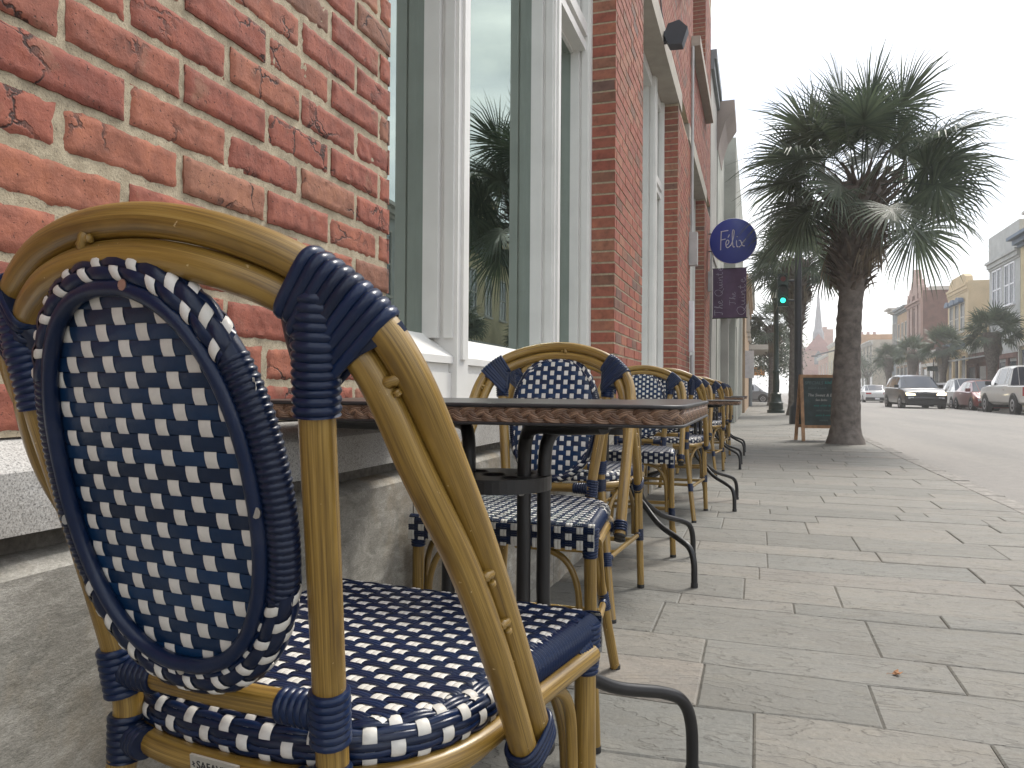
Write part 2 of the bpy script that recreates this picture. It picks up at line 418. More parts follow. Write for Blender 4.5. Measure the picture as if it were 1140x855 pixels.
# ---------------------------------------------------------------- hand lettering by strokes
def strokes(mb, lines, fx, r=.006):
    for ln in lines:
        P = crom([fx(*p) for p in ln], 5) if len(ln) > 2 else [V(fx(*p)) for p in ln]
        mb.sweep(P, r, seg=6)
def text_mesh(txt, size, mat, parent, loc, rot, name='lettering', depth=.0006, font_shear=0, align='CENTER', bold=0):
    cu = bpy.data.curves.new(name, 'FONT'); cu.body = txt; cu.size = size; cu.extrude = depth; cu.shear = font_shear
    cu.align_x = align; cu.align_y = 'CENTER'; cu.offset = bold
    t = bpy.data.objects.new(name, cu); COL.objects.link(t)
    dg = bpy.context.evaluated_depsgraph_get(); me = bpy.data.meshes.new_from_object(t.evaluated_get(dg))
    bpy.data.objects.remove(t); bpy.data.curves.remove(cu)
    me.materials.clear(); me.materials.append(mat)
    o = bpy.data.objects.new(name, me); COL.objects.link(o); o.parent = parent
    o.location = loc; o.rotation_euler = rot; return o

# ---------------------------------------------------------------- bistro chair
CR = .0133
def hoop_path():
    right = [(0, -.302, .8825), (.045, -.300, .8795), (.09, -.294, .870), (.13, -.283, .8555), (.160, -.272, .839), (.180, -.262, .823), (.195, -.252, .807), (.2065, -.243, .788),
             (.2155, -.228, .760), (.2205, -.206, .724), (.2225, -.180, .687), (.2235, -.143, .636), (.2235, -.099, .571), (.2235, -.056, .502), (.2235, -.008, .418)]
    left = [(-x, y, z) for x, y, z in right[1:]][::-1]
    return crom(left+right, 7)
def hoop_inner():
    P = hoop_path(); out = []; n = len(P); D = []
    for p in P:
        sgn = 1 if p.x > 0 else -1; a = min(1, abs(p.x)/.2)
        top = V((0, .004, -1)); sh = V((-sgn*.80, .05, -.60)); arm = V((-sgn*.12, -.84, -.50))
        if p.z > .80: d = top.lerp(sh, a**1.5)
        else: t = min(1, (.80-p.z)/.16); d = sh.lerp(arm, t)
        D.append(d.normalized())
    for _ in range(40): D = [D[0]]+[((D[i-1]+D[i]*2+D[i+1])/4).normalized() for i in range(1, n-1)]+[D[-1]]
    return [p+d*.0262 for p, d in zip(P, D)]
def knot(mb, p, q, s=.007):
    p, q = V(p), V(q)
    mb.sweep([p.lerp(q, t) for t in (0, .25, .5, .75, 1)], [s*.8, s*1.15, s*1.0, s*1.2, s*.7], seg=8)
def make_chair():
    t = thing('bistro_chair', 'x', 'chair')
    HP, HI = hoop_path(), hoop_inner()
    mb = MB()
    mb.sweep(HP, CR, seg=20, rnd=.1); mb.sweep(HI, CR*.97, seg=20, rnd=.7)
    n = len(HP)
    for i, sc in ((n//2-4, 1), (n//2+52, 1), (n//2+84, .8), (n-20, .9)):
        if 0 < i < n:
            m_ = HP[i].lerp(HI[i], .5); tt = (HP[i+1]-HP[i-1]).normalized(); d = (HI[i]-HP[i]).normalized(); nn = tt.cross(d)
            for sg in (-1, 1):
                knot(mb, m_+nn*sg*.0085-d*.006+tt*.003, m_+nn*sg*.0085+d*.006-tt*.002, .0042)
                knot(mb, m_+nn*sg*.0105+tt*.007, m_+nn*sg*.0100+tt*.012, .003)
    hoop = mb.build('back_hoop', M['cane'], t, True)
    for sx in (-1, 1):
        mb = MB()
        for P in (HP, HI):
            e, b = (P[-1], P[-2]) if sx > 0 else (P[0], P[1])
            d = (e-b).normalized(); mb.sweep([e-d*.001, e+d*.004, e+d*.0055], [CR*1.03, CR*1.03, CR*.8], seg=18)
        mb.build('end_cap', M['capblack'], hoop, True)
    xf, yf = .196, .213
    post = [(.156, -.268, .812), (.149, -.257, .743), (.132, -.225, .62), (.1175, -.197, .50), (.117, -.192, .44), (.127, -.208, .34), (.148, -.245, .17), (.170, -.283, .006)]
    for sx in (-1, 1):
        mb = MB(); P = crom([(sx*x, y, z) for x, y, z in post], 6); mb.sweep(P, CR, seg=18, rnd=R.random())
        l = mb.build('rear_leg', M['cane'], t, True)
        mb = MB(); mb.lathe([(.0128, 0), (.0142, .001), (.0142, .012), (.0136, .013)], (sx*.1705, -.284, 0), 16); mb.build('foot_cap', M['capblack'], l, True)
        mb = MB(); P = [(sx*.195, .212, .452), (sx*.198, .207, .25), (sx*.2055, .201, .006)]
        mb.sweep(crom(P, 6), CR, seg=18, rnd=R.random())
        l = mb.build('front_leg', M['cane'], t, True)
        mb = MB(); mb.lathe([(.0128, 0), (.0142, .001), (.0142, .012), (.0136, .013)], (sx*.2057, .201, 0), 16); mb.build('foot_cap', M['capblack'], l, True)
    mb = MB(); mb.sweep(crom([(-.117, -.195, .500), (0, -.2005, .500), (.117, -.195, .500)], 8), .0118, seg=16, rnd=.4)
    mb.build('crossbar', M['cane'], t, True)
    # seat outline
    def hw(y): # half width of the seat top at y
        if y > -.02: return .193+.020*(y+.02)/.257
        k = (-.02-y)/.180
        return .193*max(0, 1-k**2.6)**(1/2.6)
    YB, YF = -.200, .237
    ZS = .480; rr = .0195
    half = []
    for k in range(41):
        a = k/40
        if a < .5:
            th = (1-a/.5)*pi/2    # superellipse rear
            x = .193*abs(cos(th))**(2/2.6); y = -.02-.180*abs(sin(th))**(2/2.6)
        else:
            y = -.02+(a-.5)/.5*.245; x = hw(y)
        half.append((x, y))
    inset = []
    for i, (x, y) in enumerate(half):
        x0, y0 = half[max(0, i-1)]; x1, y1 = half[min(len(half)-1, i+1)]
        dx, dy = x1-x0, y1-y0; l = math.hypot(dx, dy) or 1
        inset.append((x-dy/l*rr, y+dx/l*rr))
    inset[0] = (0, YB+rr)
    loop = [(-x, y) for x, y in inset[::-1]]+inset[1:]
    zr = ZS-rr
    mb = MB(); mb.mi = 0
    def smap(u, v):
        vf = YF-.012
        if v <= vf:
            e = hw(v)-abs(u); k_ = max(0, min(1, (.027-e)/.015)); k_ = k_*k_*(3-2*k_); f_ = max(0, min(1, (.20-v)/.03))
            return V((u, v, ZS-.0042*k_*f_)), V((0, 0, 1))
        s = v-vf; rad = .012; q = s/rad
        if q < pi/2: return V((u, vf+sin(q)*rad, ZS-rad+cos(q)*rad)), V((0, sin(q), cos(q)))
        d = s-rad*pi/2
        return V((u, YF, ZS-rad-d)), V((0, 1, 0))
    def ins(u, v):
        if v > YF-.012: return abs(u) < .2125
        if v < YB+.012: return False
        return abs(u) < hw(v)-.011 and (v > -.02 or abs(u) < .193*max(0, 1-((-.02-v)/.168)**2.6)**(1/2.6)-.010)
    weave(mb, smap, -.2142, .2142, YB, YF-.012+.019+.0403, .0238, .01365, ins, amp=.0012, bias=.3, wu=.60, wv=.97, subu=2, subv=3, crown=.0009, navy=0, white=1, lift=.0003)
    # core under the weave so no light shows between strands
    vs = [(0, 0, ZS-.0012)]; pl = [(-x, y) for x, y in half[::-1]]+half[1:]
    pl = [(x*.90, y*.90 if y < .2 else y-.004) for x, y in pl]
    mb.add([(0, .02, ZS-.0014)]+[(x, y, ZS-.0014) for x, y in pl], [(0, i, i+1) for i in range(1, len(pl))]+[(0, len(pl), 1)], mi=0)
    mb.box(-.205, .205, YF-.010, YF-.0015, ZS-.050, ZS-.008, mi=0)
    seat = mb.build('seat', [M['navy'], M['white']], t, True)
    # rolled edge: ribs on the sides, big checks round the rear
    P3 = [V((x, y, zr)) for x, y in loop]
    mb = MB()
    n = len(P3); split = [i for i, p in enumerate(P3) if p.y < .0]
    a, b = split[0], split[-1]
    for seg_ in (P3[:a+1], P3[b:]):
        ribbed(mb, seg_, rr+.0008, pitch=.0066, depth=.0034, seg=18)
    rear = P3[a:b+1]; pts, L = resample(rear, .004)
    def rmap(u, v):
        s = max(0, min(.9999, u/L))*(len(pts)-1); i = int(s); f = s-i
        p = pts[i].lerp(pts[min(i+1, len(pts)-1)], f); tn = (pts[min(i+1, len(pts)-1)]-pts[max(i-1, 0)]).normalized()
        out = tn.cross(V((0, 0, 1))); a_ = v/rr
        nn = V((0, 0, 1))*cos(a_)+out*sin(a_); return p+nn*rr*.96, nn
    weave(mb, rmap, 0, L, -rr*1.45, rr*2.6, .0205, .0131, None, amp=.0011, wu=.52, wv=.97, subu=1, subv=2, crown=.0012, navy=0, white=1)
    mb.sweep(pts, rr*.95, seg=14, mi=0)
    mb.build('rolled_edge', [M['navy'], M['white']], seat, True)
    # binding skirts at the seat corners
    for sx in (-1, 1):
        mb = MB(); ribbed(mb, [(sx*.194, .212, .470), (sx*.1955, .212, .440), (sx*.196, .2115, .408)], lambda q: .0215-.0055*q, pitch=.0062, depth=.0018, seg=18)
        ribbed(mb, [(sx*.195, .196, .447), (sx*.194, .163, .441)], lambda q: .0175-.002*q, pitch=.0062, depth=.0018, seg=14)
        mb.build('binding', M['navy'], t, True)
    # ring rail
    ring = [(x*.985, y, .437) for x, y in [(-x, y) for x, y in half[::-1]]+half[1:] if y < .21]
    mb = MB(); pts, _ = resample(ring, .012); mb.sweep(pts, .0118, seg=14, rnd=.3)
    pts2 = [p*1 for p in pts]
    mb.sweep([V((p.x*.93, p.y*.93+.004, .419)) for p in pts if p.y < .12], .0085, seg=12, rnd=.8)
    rail = mb.build('seat_rail', M['cane'], t, True)
    # small maker plate on the rear rail
    pl = MB(); pl.box(-.0265, .0265, -.0012, .0012, -.0125, .0125); po = pl.build('maker_plate', M['plate'], t)
    po.location = (.012, -.2120, .437); po.rotation_euler = (radians(6), 0, 0)
    text_mesh('SAFAVIEH', .0098, M['ink'], po, (.002, -.0014, .0048), (radians(90), 0, 0), depth=.0002)
    mk = MB()
    for a0 in range(4): mk.sweep([(-.0225, -.0014, .0048), (-.0225+.0016*cos(a0*pi/2+.4), -.0014, .0048+.0026*sin(a0*pi/2+.4))], .00045, seg=6)
    mk.build('emblem', M['ink'], po)
    text_mesh('OUTDOOR', .005, M['ink'], po, (0, -.0014, -.0045), (radians(90), 0, 0), depth=.0002)
    # curved braces
    for sx in (-1, 1):
        mb = MB()
        for off, z0 in ((0, .424), ):
            P = [(sx*.176, -.03, z0), (sx*.184, .07, z0-.001), (sx*.187, .135, z0-.012), (sx*.189, .170, z0-.045), (sx*.189, .1815, z0-.10), (sx*.1905, .183, .24), (sx*.191, .183, .20)]
            mb.sweep(crom(P, 6), .0072, seg=12, rnd=R.random())
        mb.build('brace', M['cane'], t, True)
        mb = MB(); P = [(sx*.03, .205, .424), (sx*.09, .206, .421), (sx*.140, .207, .400), (sx*.166, .206, .35), (sx*.173, .205, .28), (sx*.174, .204, .205)]
        mb.sweep(crom(P, 6), .0072, seg=12, rnd=R.random()); mb.build('brace', M['cane'], t, True)
        mb = MB(); P = [(sx*.178, -.06, .426), (sx*.165, -.13, .415), (sx*.146, -.185, .37), (sx*.143, -.212, .30), (sx*.148, -.222, .22)]
        mb.sweep(crom(P, 6), .0072, seg=12, rnd=R.random()); mb.build('brace', M['cane'], t, True)
        # low side stretcher with bound ends
        mb = MB(); mb.sweep([(sx*.199, .205, .205), (sx*.172, 0, .200), (sx*.146, -.238, .195)], .0088, seg=12, rnd=R.random())
        st = mb.build('stretcher', M['cane'], t, True)
        mb = MB()
        ribbed(mb, [(sx*.199, .206, .226), (sx*.2, .206, .182)], .0158, pitch=.006, depth=.0015)
        ribbed(mb, [(sx*.197, .197, .205), (sx*.194, .168, .2045)], .0118, pitch=.006, depth=.0015, seg=12)
        mb.build('binding', M['navy'], t, True)
        mb = MB()
        ribbed(mb, [(sx*.143, -.236, .218), (sx*.149, -.246, .174)], .0158, pitch=.006, depth=.0015)
        ribbed(mb, [(sx*.1465, -.228, .195), (sx*.150, -.198, .196)], .0118, pitch=.006, depth=.0015, seg=12)
        mb.build('binding', M['navy'], t, True)
    mb = MB(); mb.sweep([(-.1585, -.13, .198), (.1585, -.13, .198)], .0085, seg=12, rnd=.5); mb.build('stretcher', M['cane'], t, True)
    mb = MB(); mb.sweep([(-.184, .09, .2025), (.184, .09, .2025)], .0085, seg=12, rnd=.2); mb.build('stretcher', M['cane'], t, True)
    # bindings
    for sx in (-1, 1):
        HPs = [p for p in HP if p.x*sx > 0 and p.z > .5]
        mb = MB()
        # oblique turns round both canes, leaning down to the post
        pr_ = [(p_, q_) for p_, q_ in zip(HP, HI) if p_.x*sx > 0 and (.70 < p_.z < .876)]
        if pr_[0][0].z < pr_[-1][0].z: pr_ = pr_[::-1]
        A, _ = resample([a_ for a_, _ in pr_], .0004); 
        Bd = [(b_-a_).normalized() for a_, b_ in pr_]
        pz = [a_.z for a_, _ in pr_]
        k = 0; last = None; nrib = 0; core = []
        for a_ in A:
            if a_.z > .843 or a_.z < .803: continue
            if last is not None and (a_-last).length < .0078: continue
            last = a_
            j = min(range(len(pz)), key=lambda i_: abs(pz[i_]-a_.z)); d_ = Bd[j]
            d_ = (d_+V((-sx*.10, 0, -.16))).normalized()
            Ln = min(.082, max(.038, (abs(a_.x)-.1375)/max(.2, abs(d_.x))))
            tn = (pr_[min(j+1, len(pr_)-1)][0]-pr_[max(0, j-1)][0]).normalized(); nn = tn.cross(d_).normalized()
            p0 = a_-d_*.0145; p1 = a_+d_*Ln; ctr = (p0+p1)/2; hl = (p1-p0).length/2
            ring_ = []
            for q_ in range(36):
                th = 2*pi*q_/36; cx, sy = cos(th), sin(th)
                ring_.append(ctr+d_*(hl*(abs(cx)**.5)*(1 if cx > 0 else -1))+nn*(.0142*(abs(sy)**.6)*(1 if sy > 0 else -1))+tn*(.0016*sin(th+.6)))
            mb.sweep(ring_, .0042, .0025, ref=tn, seg=8, closed=True, rnd=R.random())
            core.append((ctr, d_, hl, tn))
        e0 = core[-1]; core.append((e0[0]+e0[3]*.003, e0[1], e0[2], e0[3])); e0 = core[0]; core.insert(0, (e0[0]-e0[3]*.003, e0[1], e0[2], e0[3]))
        mb.sweep([c[0] for c in core], [c[2] for c in core], .0146, ref=[c[1] for c in core], seg=20)
        ribbed(mb, [(sx*.1585, -.2695, .826), (sx*.1545, -.2655, .790), (sx*.1505, -.2595, .762), (sx*.1487, -.2562, .741)], .0178, pitch=.0066, depth=.0018, seg=18)
        mb.build('binding', M['navy'], t, True)
        # crossbar, rail and arm-end bindings
        mb = MB()
        ribbed(mb, [(sx*.1205, -.2025, .522), (sx*.1172, -.1955, .478)], .0172, pitch=.0066, depth=.0016, seg=16)
        ribbed(mb, [(sx*.110, -.1955, .500), (sx*.070, -.1985, .500)], lambda q: .0165-.0015*q, pitch=.0066, depth=.0016, seg=16)
        mb.build('binding', M['navy'], t, True)
        mb = MB()
        ribbed(mb, [(sx*.1172, -.193, .458), (sx*.1175, -.193, .416)], .0163, pitch=.0068, depth=.0016, seg=16)
        ribbed(mb, [(sx*.112, -.191, .437), (sx*.085, -.198, .437)], .0150, pitch=.0068, depth=.0016, seg=14)
        mb.build('binding', M['navy'], t, True)
        e = HP[-1] if sx > 0 else HP[0]; ei = HI[-1] if sx > 0 else HI[0]
        pr = HP[-6] if sx > 0 else HP[5]
        d = (e-pr).normalized(); c = (e+ei)/2; w = (ei-e).normalized()
        mb = MB()
        for k in range(4):
            cc_ = c-d*(.030-.0062*k); nn = d.cross(w).normalized(); ring_ = []
            for j in range(24):
                th = 2*pi*j/24; cx, sy = cos(th), sin(th)
                ring_.append(cc_+w*(.0285*(abs(cx)**.7)*(1 if cx > 0 else -1))+nn*(.0150*(abs(sy)**.7)*(1 if sy > 0 else -1)))
            mb.sweep(ring_, .0030, seg=8, closed=True, rnd=R.random())
        ribbed(mb, [c-d*.018+V((-sx*.004, 0, 0)), V((sx*.190, c.y-.002, .437)), V((sx*.180, c.y-.002, .430))], .0125, pitch=.0062, depth=.0016, seg=14)
        mb.build('binding', M['navy'], t, True)
    # oval back panel
    zc, cz, cyo = .683, .166, .0
    a_w, a_h = .110, .158
    def bmap(u, v):
        z = zc+v; y = -.257-.018+(-.743+z)*(-.258); y -= .006*(1-(u/.12)**2)
        nn = V((0, -1, -.258)).normalized(); return V((u, y, z)), nn
    def oins(u, v): return (abs(u)/(a_w-.001))**2.25+(abs(v)/(a_h-.001))**2.25 < 1
    mb = MB()
    weave(mb, bmap, -.1166, .1166, -.1593, .1593, .0212, .0118, oins, amp=.0006, bias=.35, wu=.56, wv=.97, subu=1, subv=1, crown=.0004, navy=0, white=1, lift=.0006)
    # the same weave seen from the front
    def fins(u, v): return (abs(u)/.1225)**2.25+(abs(v)/.1705)**2.25 < 1
    def fmap(u, v):
        r_ = min(1, (abs(u)/.1235)**2.25+(abs(v)/.1715)**2.25); p, n_ = bmap(u, v)
        return p-n_*(.0235*sqrt(max(0, 1-r_**3))-.003), (-n_+V((u*3, 0, v*2))*r_**3).normalized()
    weave(mb, fmap, -.12, .12, -.168, .168, .0200, .0128, fins, amp=.0007, bias=.35, wu=.58, wv=.97, crown=.0004, navy=0, white=1, lift=.0006, par=1)
    fv = [fmap(.1215*cos(2*pi*k/72)*q, .1690*sin(2*pi*k/72)*q)[0] for q in (.35, .6, .8, .9, .96, 1) for k in range(72)]
    mb.add([fmap(0, 0)[0]]+fv, [(0, (k+1) % 72+1, k+1) for k in range(72)]+[(q*72+k+1, q*72+(k+1) % 72+1, q*72+72+(k+1) % 72+1, q*72+72+k+1) for q in range(5) for k in range(72)], mi=0)
    def oval(k, w=0, h=0):
        th = 2*pi*k; c_, s_ = cos(th), sin(th)
        u = (a_w+w)*abs(c_)**(2/2.25)*(1 if c_ > 0 else -1); v = (a_h+h)*abs(s_)**(2/2.25)*(1 if s_ > 0 else -1)
        return u, v
    ov = [bmap(*oval(k/72)) for k in range(72)]
    mb.add([bmap(0, 0)[0]]+[p for p, _ in ov], [(0, i+1, (i+1) % 72+1) for i in range(72)], mi=0)
    back = mb.build('backrest', [M['navystrip'], M['white']], t, True)
    mb = MB()
    br = .0125
    path = [bmap(*oval(k/120, .004, .004))[0]+V((0, .003, 0)) for k in range(120)]
    pts, L = resample(path, .004, True); m_ = len(pts)
    mb.sweep(pts, br*.93, seg=14, closed=True, mi=0)
    def omap(u, v):
        s = (u/L*m_) % m_; i = int(s) % m_; p = pts[i].lerp(pts[(i+1) % m_], s-int(s)); tn = (pts[(i+1) % m_]-pts[i-1]).normalized()
        nb = V((0, -1, -.258)).normalized(); out = tn.cross(nb); a_ = v/br
        nn = nb*cos(a_)+out*sin(a_); return p+nn*br*.95, nn
    per = L
    circ = 2*pi*br
    for (s0, s1) in ((.115, .405), (.60, .90)):
        u0, u1 = s0*per, s1*per; k_ = int(round((u1-u0)/.0165)); u1 = u0+k_*.0165
        # herringbone: slanted mapping
        mp = (lambda u, v: omap(u+.55*v, v))
        weave(mb, mp, u0, u1, -circ*.5, circ*.5, .0165, circ/7, None, amp=.0010, wu=.55, wv=.97, subv=1, crown=.0012, navy=0, white=1)
    for (s0, s1) in ((.405, .60), (-.10, .115)):
        i0, i1 = int(s0*m_), int(s1*m_); seg_ = [pts[i % m_] for i in range(i0, i1+1)]
        ribbed(mb, seg_, br*1.02, pitch=.0055, depth=.0018, seg=16)
    mb.build('border', [M['navy'], M['white']], back, True)
    mb = MB()
    path = [bmap(*oval(k/100, -.0085, -.0085))[0]+V((0, -.0065, 0)) for k in range(100)]
    mb.sweep(path, .0065, seg=10, closed=True, rnd=.5)
    mb.build('inner_rim', M['navy'], back, True)
    for k in (.53, .75, .99, .22):
        mb = MB(); p = bmap(*oval(k, -.004, -.006))[0]+V((0, -.0125, 0))
        mb.lathe([(.0042, .0), (.0042, .0012), (.003, .0028), (.0008, .0032)][::-1], p, 12, axis=1)
        mb.build('screw', M['steel'], back, True)
    return t
C0 = make_chair()
chairs = [
 (-.420, .747, -6.1, 'nearest bistro chair, seen from behind, its large woven oval back filling the left foreground'),
 (-.533, 1.789, 180.9, 'bistro chair facing the camera across the nearest table, its whole round hoop in view'),
 (-.628, 2.763, 1.5, 'bistro chair standing back to back behind the first camera-facing chair, mostly hidden by it'),
 (-.575, 3.755, 181, 'bistro chair facing the camera at the second table from the front'),
 (-.518, 4.81, 0, 'bistro chair turned away from the camera just beyond the second table'),
 (-.560, 5.80, 180, 'bistro chair facing the camera at the third table from the front'),
 (-.52, 7.35, -1, 'bistro chair turned away from the camera in front of the fourth table'),
 (-.54, 8.62, 179, 'bistro chair facing the camera behind the fourth table'),
 (-.52, 9.20, 0, 'bistro chair turned away from the camera in front of the farthest table'),
 (-.54, 10.2, 181, 'bistro chair at the far end of the row, beyond the last table')]
for i, (x, y, a, lb) in enumerate(chairs):
    c = C0 if i == 0 else copy_tree(C0)
    c.location = (x, y, 0); c.rotation_euler = (0, 0, radians(a)); tag(c, lb, 'chair', 'navy and white bistro chairs along the wall')

# ---------------------------------------------------------------- bistro table
def make_table(hx=.345, hy=.275, zt=.742):
    t = thing('bistro_table', 'x', 'table')
    T = .030; rc = .035
    def rrect(o, n=6):
        P = []
        for cx, cy, a0 in ((hx-rc, hy-rc, 0), (-hx+rc, hy-rc, 90), (-hx+rc, -hy+rc, 180), (hx-rc, -hy+rc, 270)):
            for k in range(n+1):
                a = radians(a0+90*k/n); P.append((cx+cos(a)*(rc+o), cy+sin(a)*(rc+o)))
        return P
    mb = MB(); P = rrect(-.002); mb.prism(P, 2, zt-.0045, zt-.0002); mb.build('tabletop', M['tabletop'], t)
    mb = MB()
    core = rrect(-.008); mb.prism(core, 2, zt-T+.0012, zt-.0055)
    core = mb.build('edge_core', M['braid'], t)
    for z in (zt-.0032, zt-T+.0015):
        mb = MB(); pts, _ = resample([(x, y, z) for x, y in rrect(.0005)], .012, True); mb.sweep(pts, .0030 if z > zt-.01 else .0022, seg=8, closed=True); mb.build('edge_trim', M['trim'], t, True)
    mb = MB()
    path, L = resample([(x, y, 0) for x, y in rrect(-.0035)], .0022, True); n = len(path)
    wl = L/round(L/.066)
    hh = (T-.0085)/2; zc = zt-T/2-.0012; ns = 5; sr = .00165
    for b in range(3):
        for k in range(ns):
            pts = []
            for i, p in enumerate(path):
                s = L*i/n; th = 2*pi*s/wl+2*pi*b/3
                tn = (path[(i+1) % n]-path[i-1]).normalized(); out = tn.cross(V((0, 0, 1)))
                A = hh-sr*(ns-1)*.5-sr*.6
                zz = A*sin(th); sl = A*cos(th)*2*pi/wl
                off = (k-(ns-1)/2)*sr*1.75*sqrt(1+sl*sl)*.95
                zz = max(-hh+sr*.7, min(hh-sr*.7, zz+off))
                dd = .0024*sin(2*th)
                pts.append(p+out*(dd+.0008*cos((k-2)*.8))+V((0, 0, zc+zz)))
            mb.sweep(pts, sr*1.05, seg=6, closed=True, rnd=R.random())
    mb.build('braided_edge', M['braid'], t, 70)
    for sx in (-1, 1):
        for sy in (-1, 1):
            cx0 = sx*.070+sy*.0145
            P = [(sx*.225, sy*.17, zt-T-.004), (sx*.16, sy*.11, zt-T-.010), (cx0+sx*.030, sy*.050, zt-T-.014), (cx0+sx*.006, sy*.022, zt-.065), (cx0, sy*.0125, zt-.12), (cx0, sy*.012, .50), (cx0, sy*.012, .40), (cx0+sx*.006, sy*.018, .34),
                 (sx*.110, sy*.045, .285), (sx*.180, sy*.13, .215), (sx*.265, sy*.232, .175), (sx*.300, sy*.265, .150), (sx*.3155, sy*.280, .10), (sx*.318, sy*.283, .01)]
            mb = MB(); mb.sweep(crom(P, 8), .0122, seg=14); l = mb.build('leg', M['blackmetal'], t, True)
            mb = MB(); mb.lathe([(.011, 0), (.0138, .001), (.0138, .016), (.0125, .018)], (sx*.318, sy*.2832, 0), 16); mb.build('foot_cap', M['capblack'], l, True)
    mb = MB(); mb.box(-.26, .26, -.02, .02, zt-T-.004, zt-T-.0005); mb.box(-.235, -.205, -.19, .19, zt-T-.008, zt-T-.004); mb.box(.205, .235, -.19, .19, zt-T-.008, zt-T-.004); mb.build('underframe', M['blackmetal'], t)
    # round spacer plate with holes
    mb = MB(); z0, z1 = .588, .612; rad = .098
    holes = [(-.045, .03, .019), (.0, -.012, .022), (.045, .03, .017), (-.045, -.045, .016), (.042, -.048, .016)]
    # plate built as a grid so the holes are real openings
    seg = 64; gr = 44; vs = {}; V_ = []; F_ = []
    def inside(x, y): return x*x+y*y < rad*rad and all((x-a)**2+(y-b)**2 > r*r for a, b, r in holes)
    mb.lathe([(rad, z0), (rad, z1)], (0, 0, 0), 48)
    mb.f = mb.f[:-2]; mb.m = mb.m[:-2]
    st = .0042
    for ix in range(-gr//2-2, gr//2+3):
        for iy in range(-gr//2-2, gr//2+3):
            cx, cy = ix*st, iy*st
            if inside(cx, cy):
                for z, o in ((z1, 0), (z1-.005, 1)):
                    q = [(cx-st/2, cy-st/2, z), (cx+st/2, cy-st/2, z), (cx+st/2, cy+st/2, z), (cx-st/2, cy+st/2, z)]
                    q = [(x, y, z) if x*x+y*y < rad*rad else (x*rad/math.hypot(x, y), y*rad/math.hypot(x, y), z) for x, y, z in q]
                    mb.add(q, [(0, 1, 2, 3) if not o else (3, 2, 1, 0)])
    for a, b, r in holes:
        mb.sweep([(a+r*cos(k*pi/12), b+r*sin(k*pi/12), z1-.002) for k in range(24)], .0032, seg=8, closed=True)
    mb.lathe([(rad-.002, z0), (.03, z0-.001)], (0, 0, 0), 32)
    mb.build('spacer_plate', M['blackmetal'], t)
    mb = MB()
    for sx in (-1, 1):
        mb = MB(); mb.lathe([(.0058, -.0305), (.0058, -.0235), (.0035, -.0230), (.0035, .031)], (sx*.070-.0145, 0, .585), 6, axis=1)
        mb.build('bolt', M['steel'], t)
    return t
T0 = make_table()
tables = [
 (-.438, 1.272, 0, 1, 'nearest bistro table, its brown braided wicker edge running behind the foreground chair'),
 (-.572, 3.29, 5, .975, 'second bistro table from the front, its dark top just showing above the nearest one'),
 (-.455, 5.32, 0, .945, 'third bistro table from the front, its far corner reaching out over the sidewalk'),
 (-.48, 8.05, 0, .95, 'fourth bistro table from the front, small and half hidden among chairs'),
 (-.47, 9.72, 0, .95, 'farthest bistro table, last in the row along the wall')]
for i, (x, y, a, s, lb) in enumerate(tables):
    c = T0 if i == 0 else copy_tree(T0)
    c.location = (x, y, 0); c.rotation_euler = (0, 0, radians(a)); c.scale = (1, 1, s); tag(c, lb, 'table', 'braided edge bistro tables along the wall')

# ---------------------------------------------------------------- the brick building on the left
XF, XR, XG = -.804, -.944, -1.062   # facade, frame face, glass
Z0, CO, BL = .702, .0677, .2032
def near_bricks(mb, y0, y1, z1):
    n = 0; z = Z0
    while z < z1:
        par = n % 2; off = .711 if par else .8125
        k0 = math.floor((y0-off)/BL)
        k = k0
        while off+k*BL < y1:
            a, b = off+k*BL+.0060, off+(k+1)*BL-.0060; k += 1
            a = max(a, y0); b = min(b, y1)
            if b-a < .03: continue
            rnd = R.random(); za, zb = z+.0065, z+CO-.0060
            jz = R.uniform(-.0012, .0012); px = R.uniform(-.002, .002)
            ny, nz = max(4, int((b-a)/.007)), 9
            vs = []; idx = {}
            for i in range(ny+1):
                for j in range(nz+1):
                    y = a+(b-a)*i/ny; zz = za+(zb-za)*j/nz+jz
                    e = min(y-a, b-y, (zz-jz)-za, zb-(zz-jz)); 
                    q = V((y*38, zz*38, rnd*50)); w = mn.noise(q)*.0013+mn.noise(q*3)*.0007
                    cr = abs(mn.noise(V((y*26+5, zz*14, rnd*90)))); w -= .0022*max(0, 1-cr*16) if mn.noise(V((y*9, zz*9, rnd*30))) > -.05 else 0
                    ed = .0036*max(0, 1-e/.0030)**2
                    ej = .0022 if e < 1e-6 else 0
                    dy = mn.noise(V((y*60, zz*60, 3)))*ej; dz = mn.noise(V((y*60, zz*60, 9)))*ej
                    idx[i, j] = len(vs); vs.append((XF+px+w-ed, y+dy, zz+dz))
            fs = [(idx[i, j], idx[i+1, j], idx[i+1, j+1], idx[i, j+1]) for i in range(ny) for j in range(nz)]
            # sides back into the mortar
            rim = [idx[i, 0] for i in range(ny+1)]+[idx[ny, j] for j in range(1, nz+1)]+[idx[i, nz] for i in range(ny-1, -1, -1)]+[idx[0, j] for j in range(nz-1, 0, -1)]
            o = len(vs)
            for q in rim: p = vs[q]; vs.append((XF-.016, p[1], p[2]))
            m = len(rim)
            fs += [(rim[i], o+i, o+(i+1) % m, rim[(i+1) % m]) for i in range(m)]
            mb.add(vs, fs, [(0, 0, rnd)]*len(vs), 0)
        z += CO; n += 1
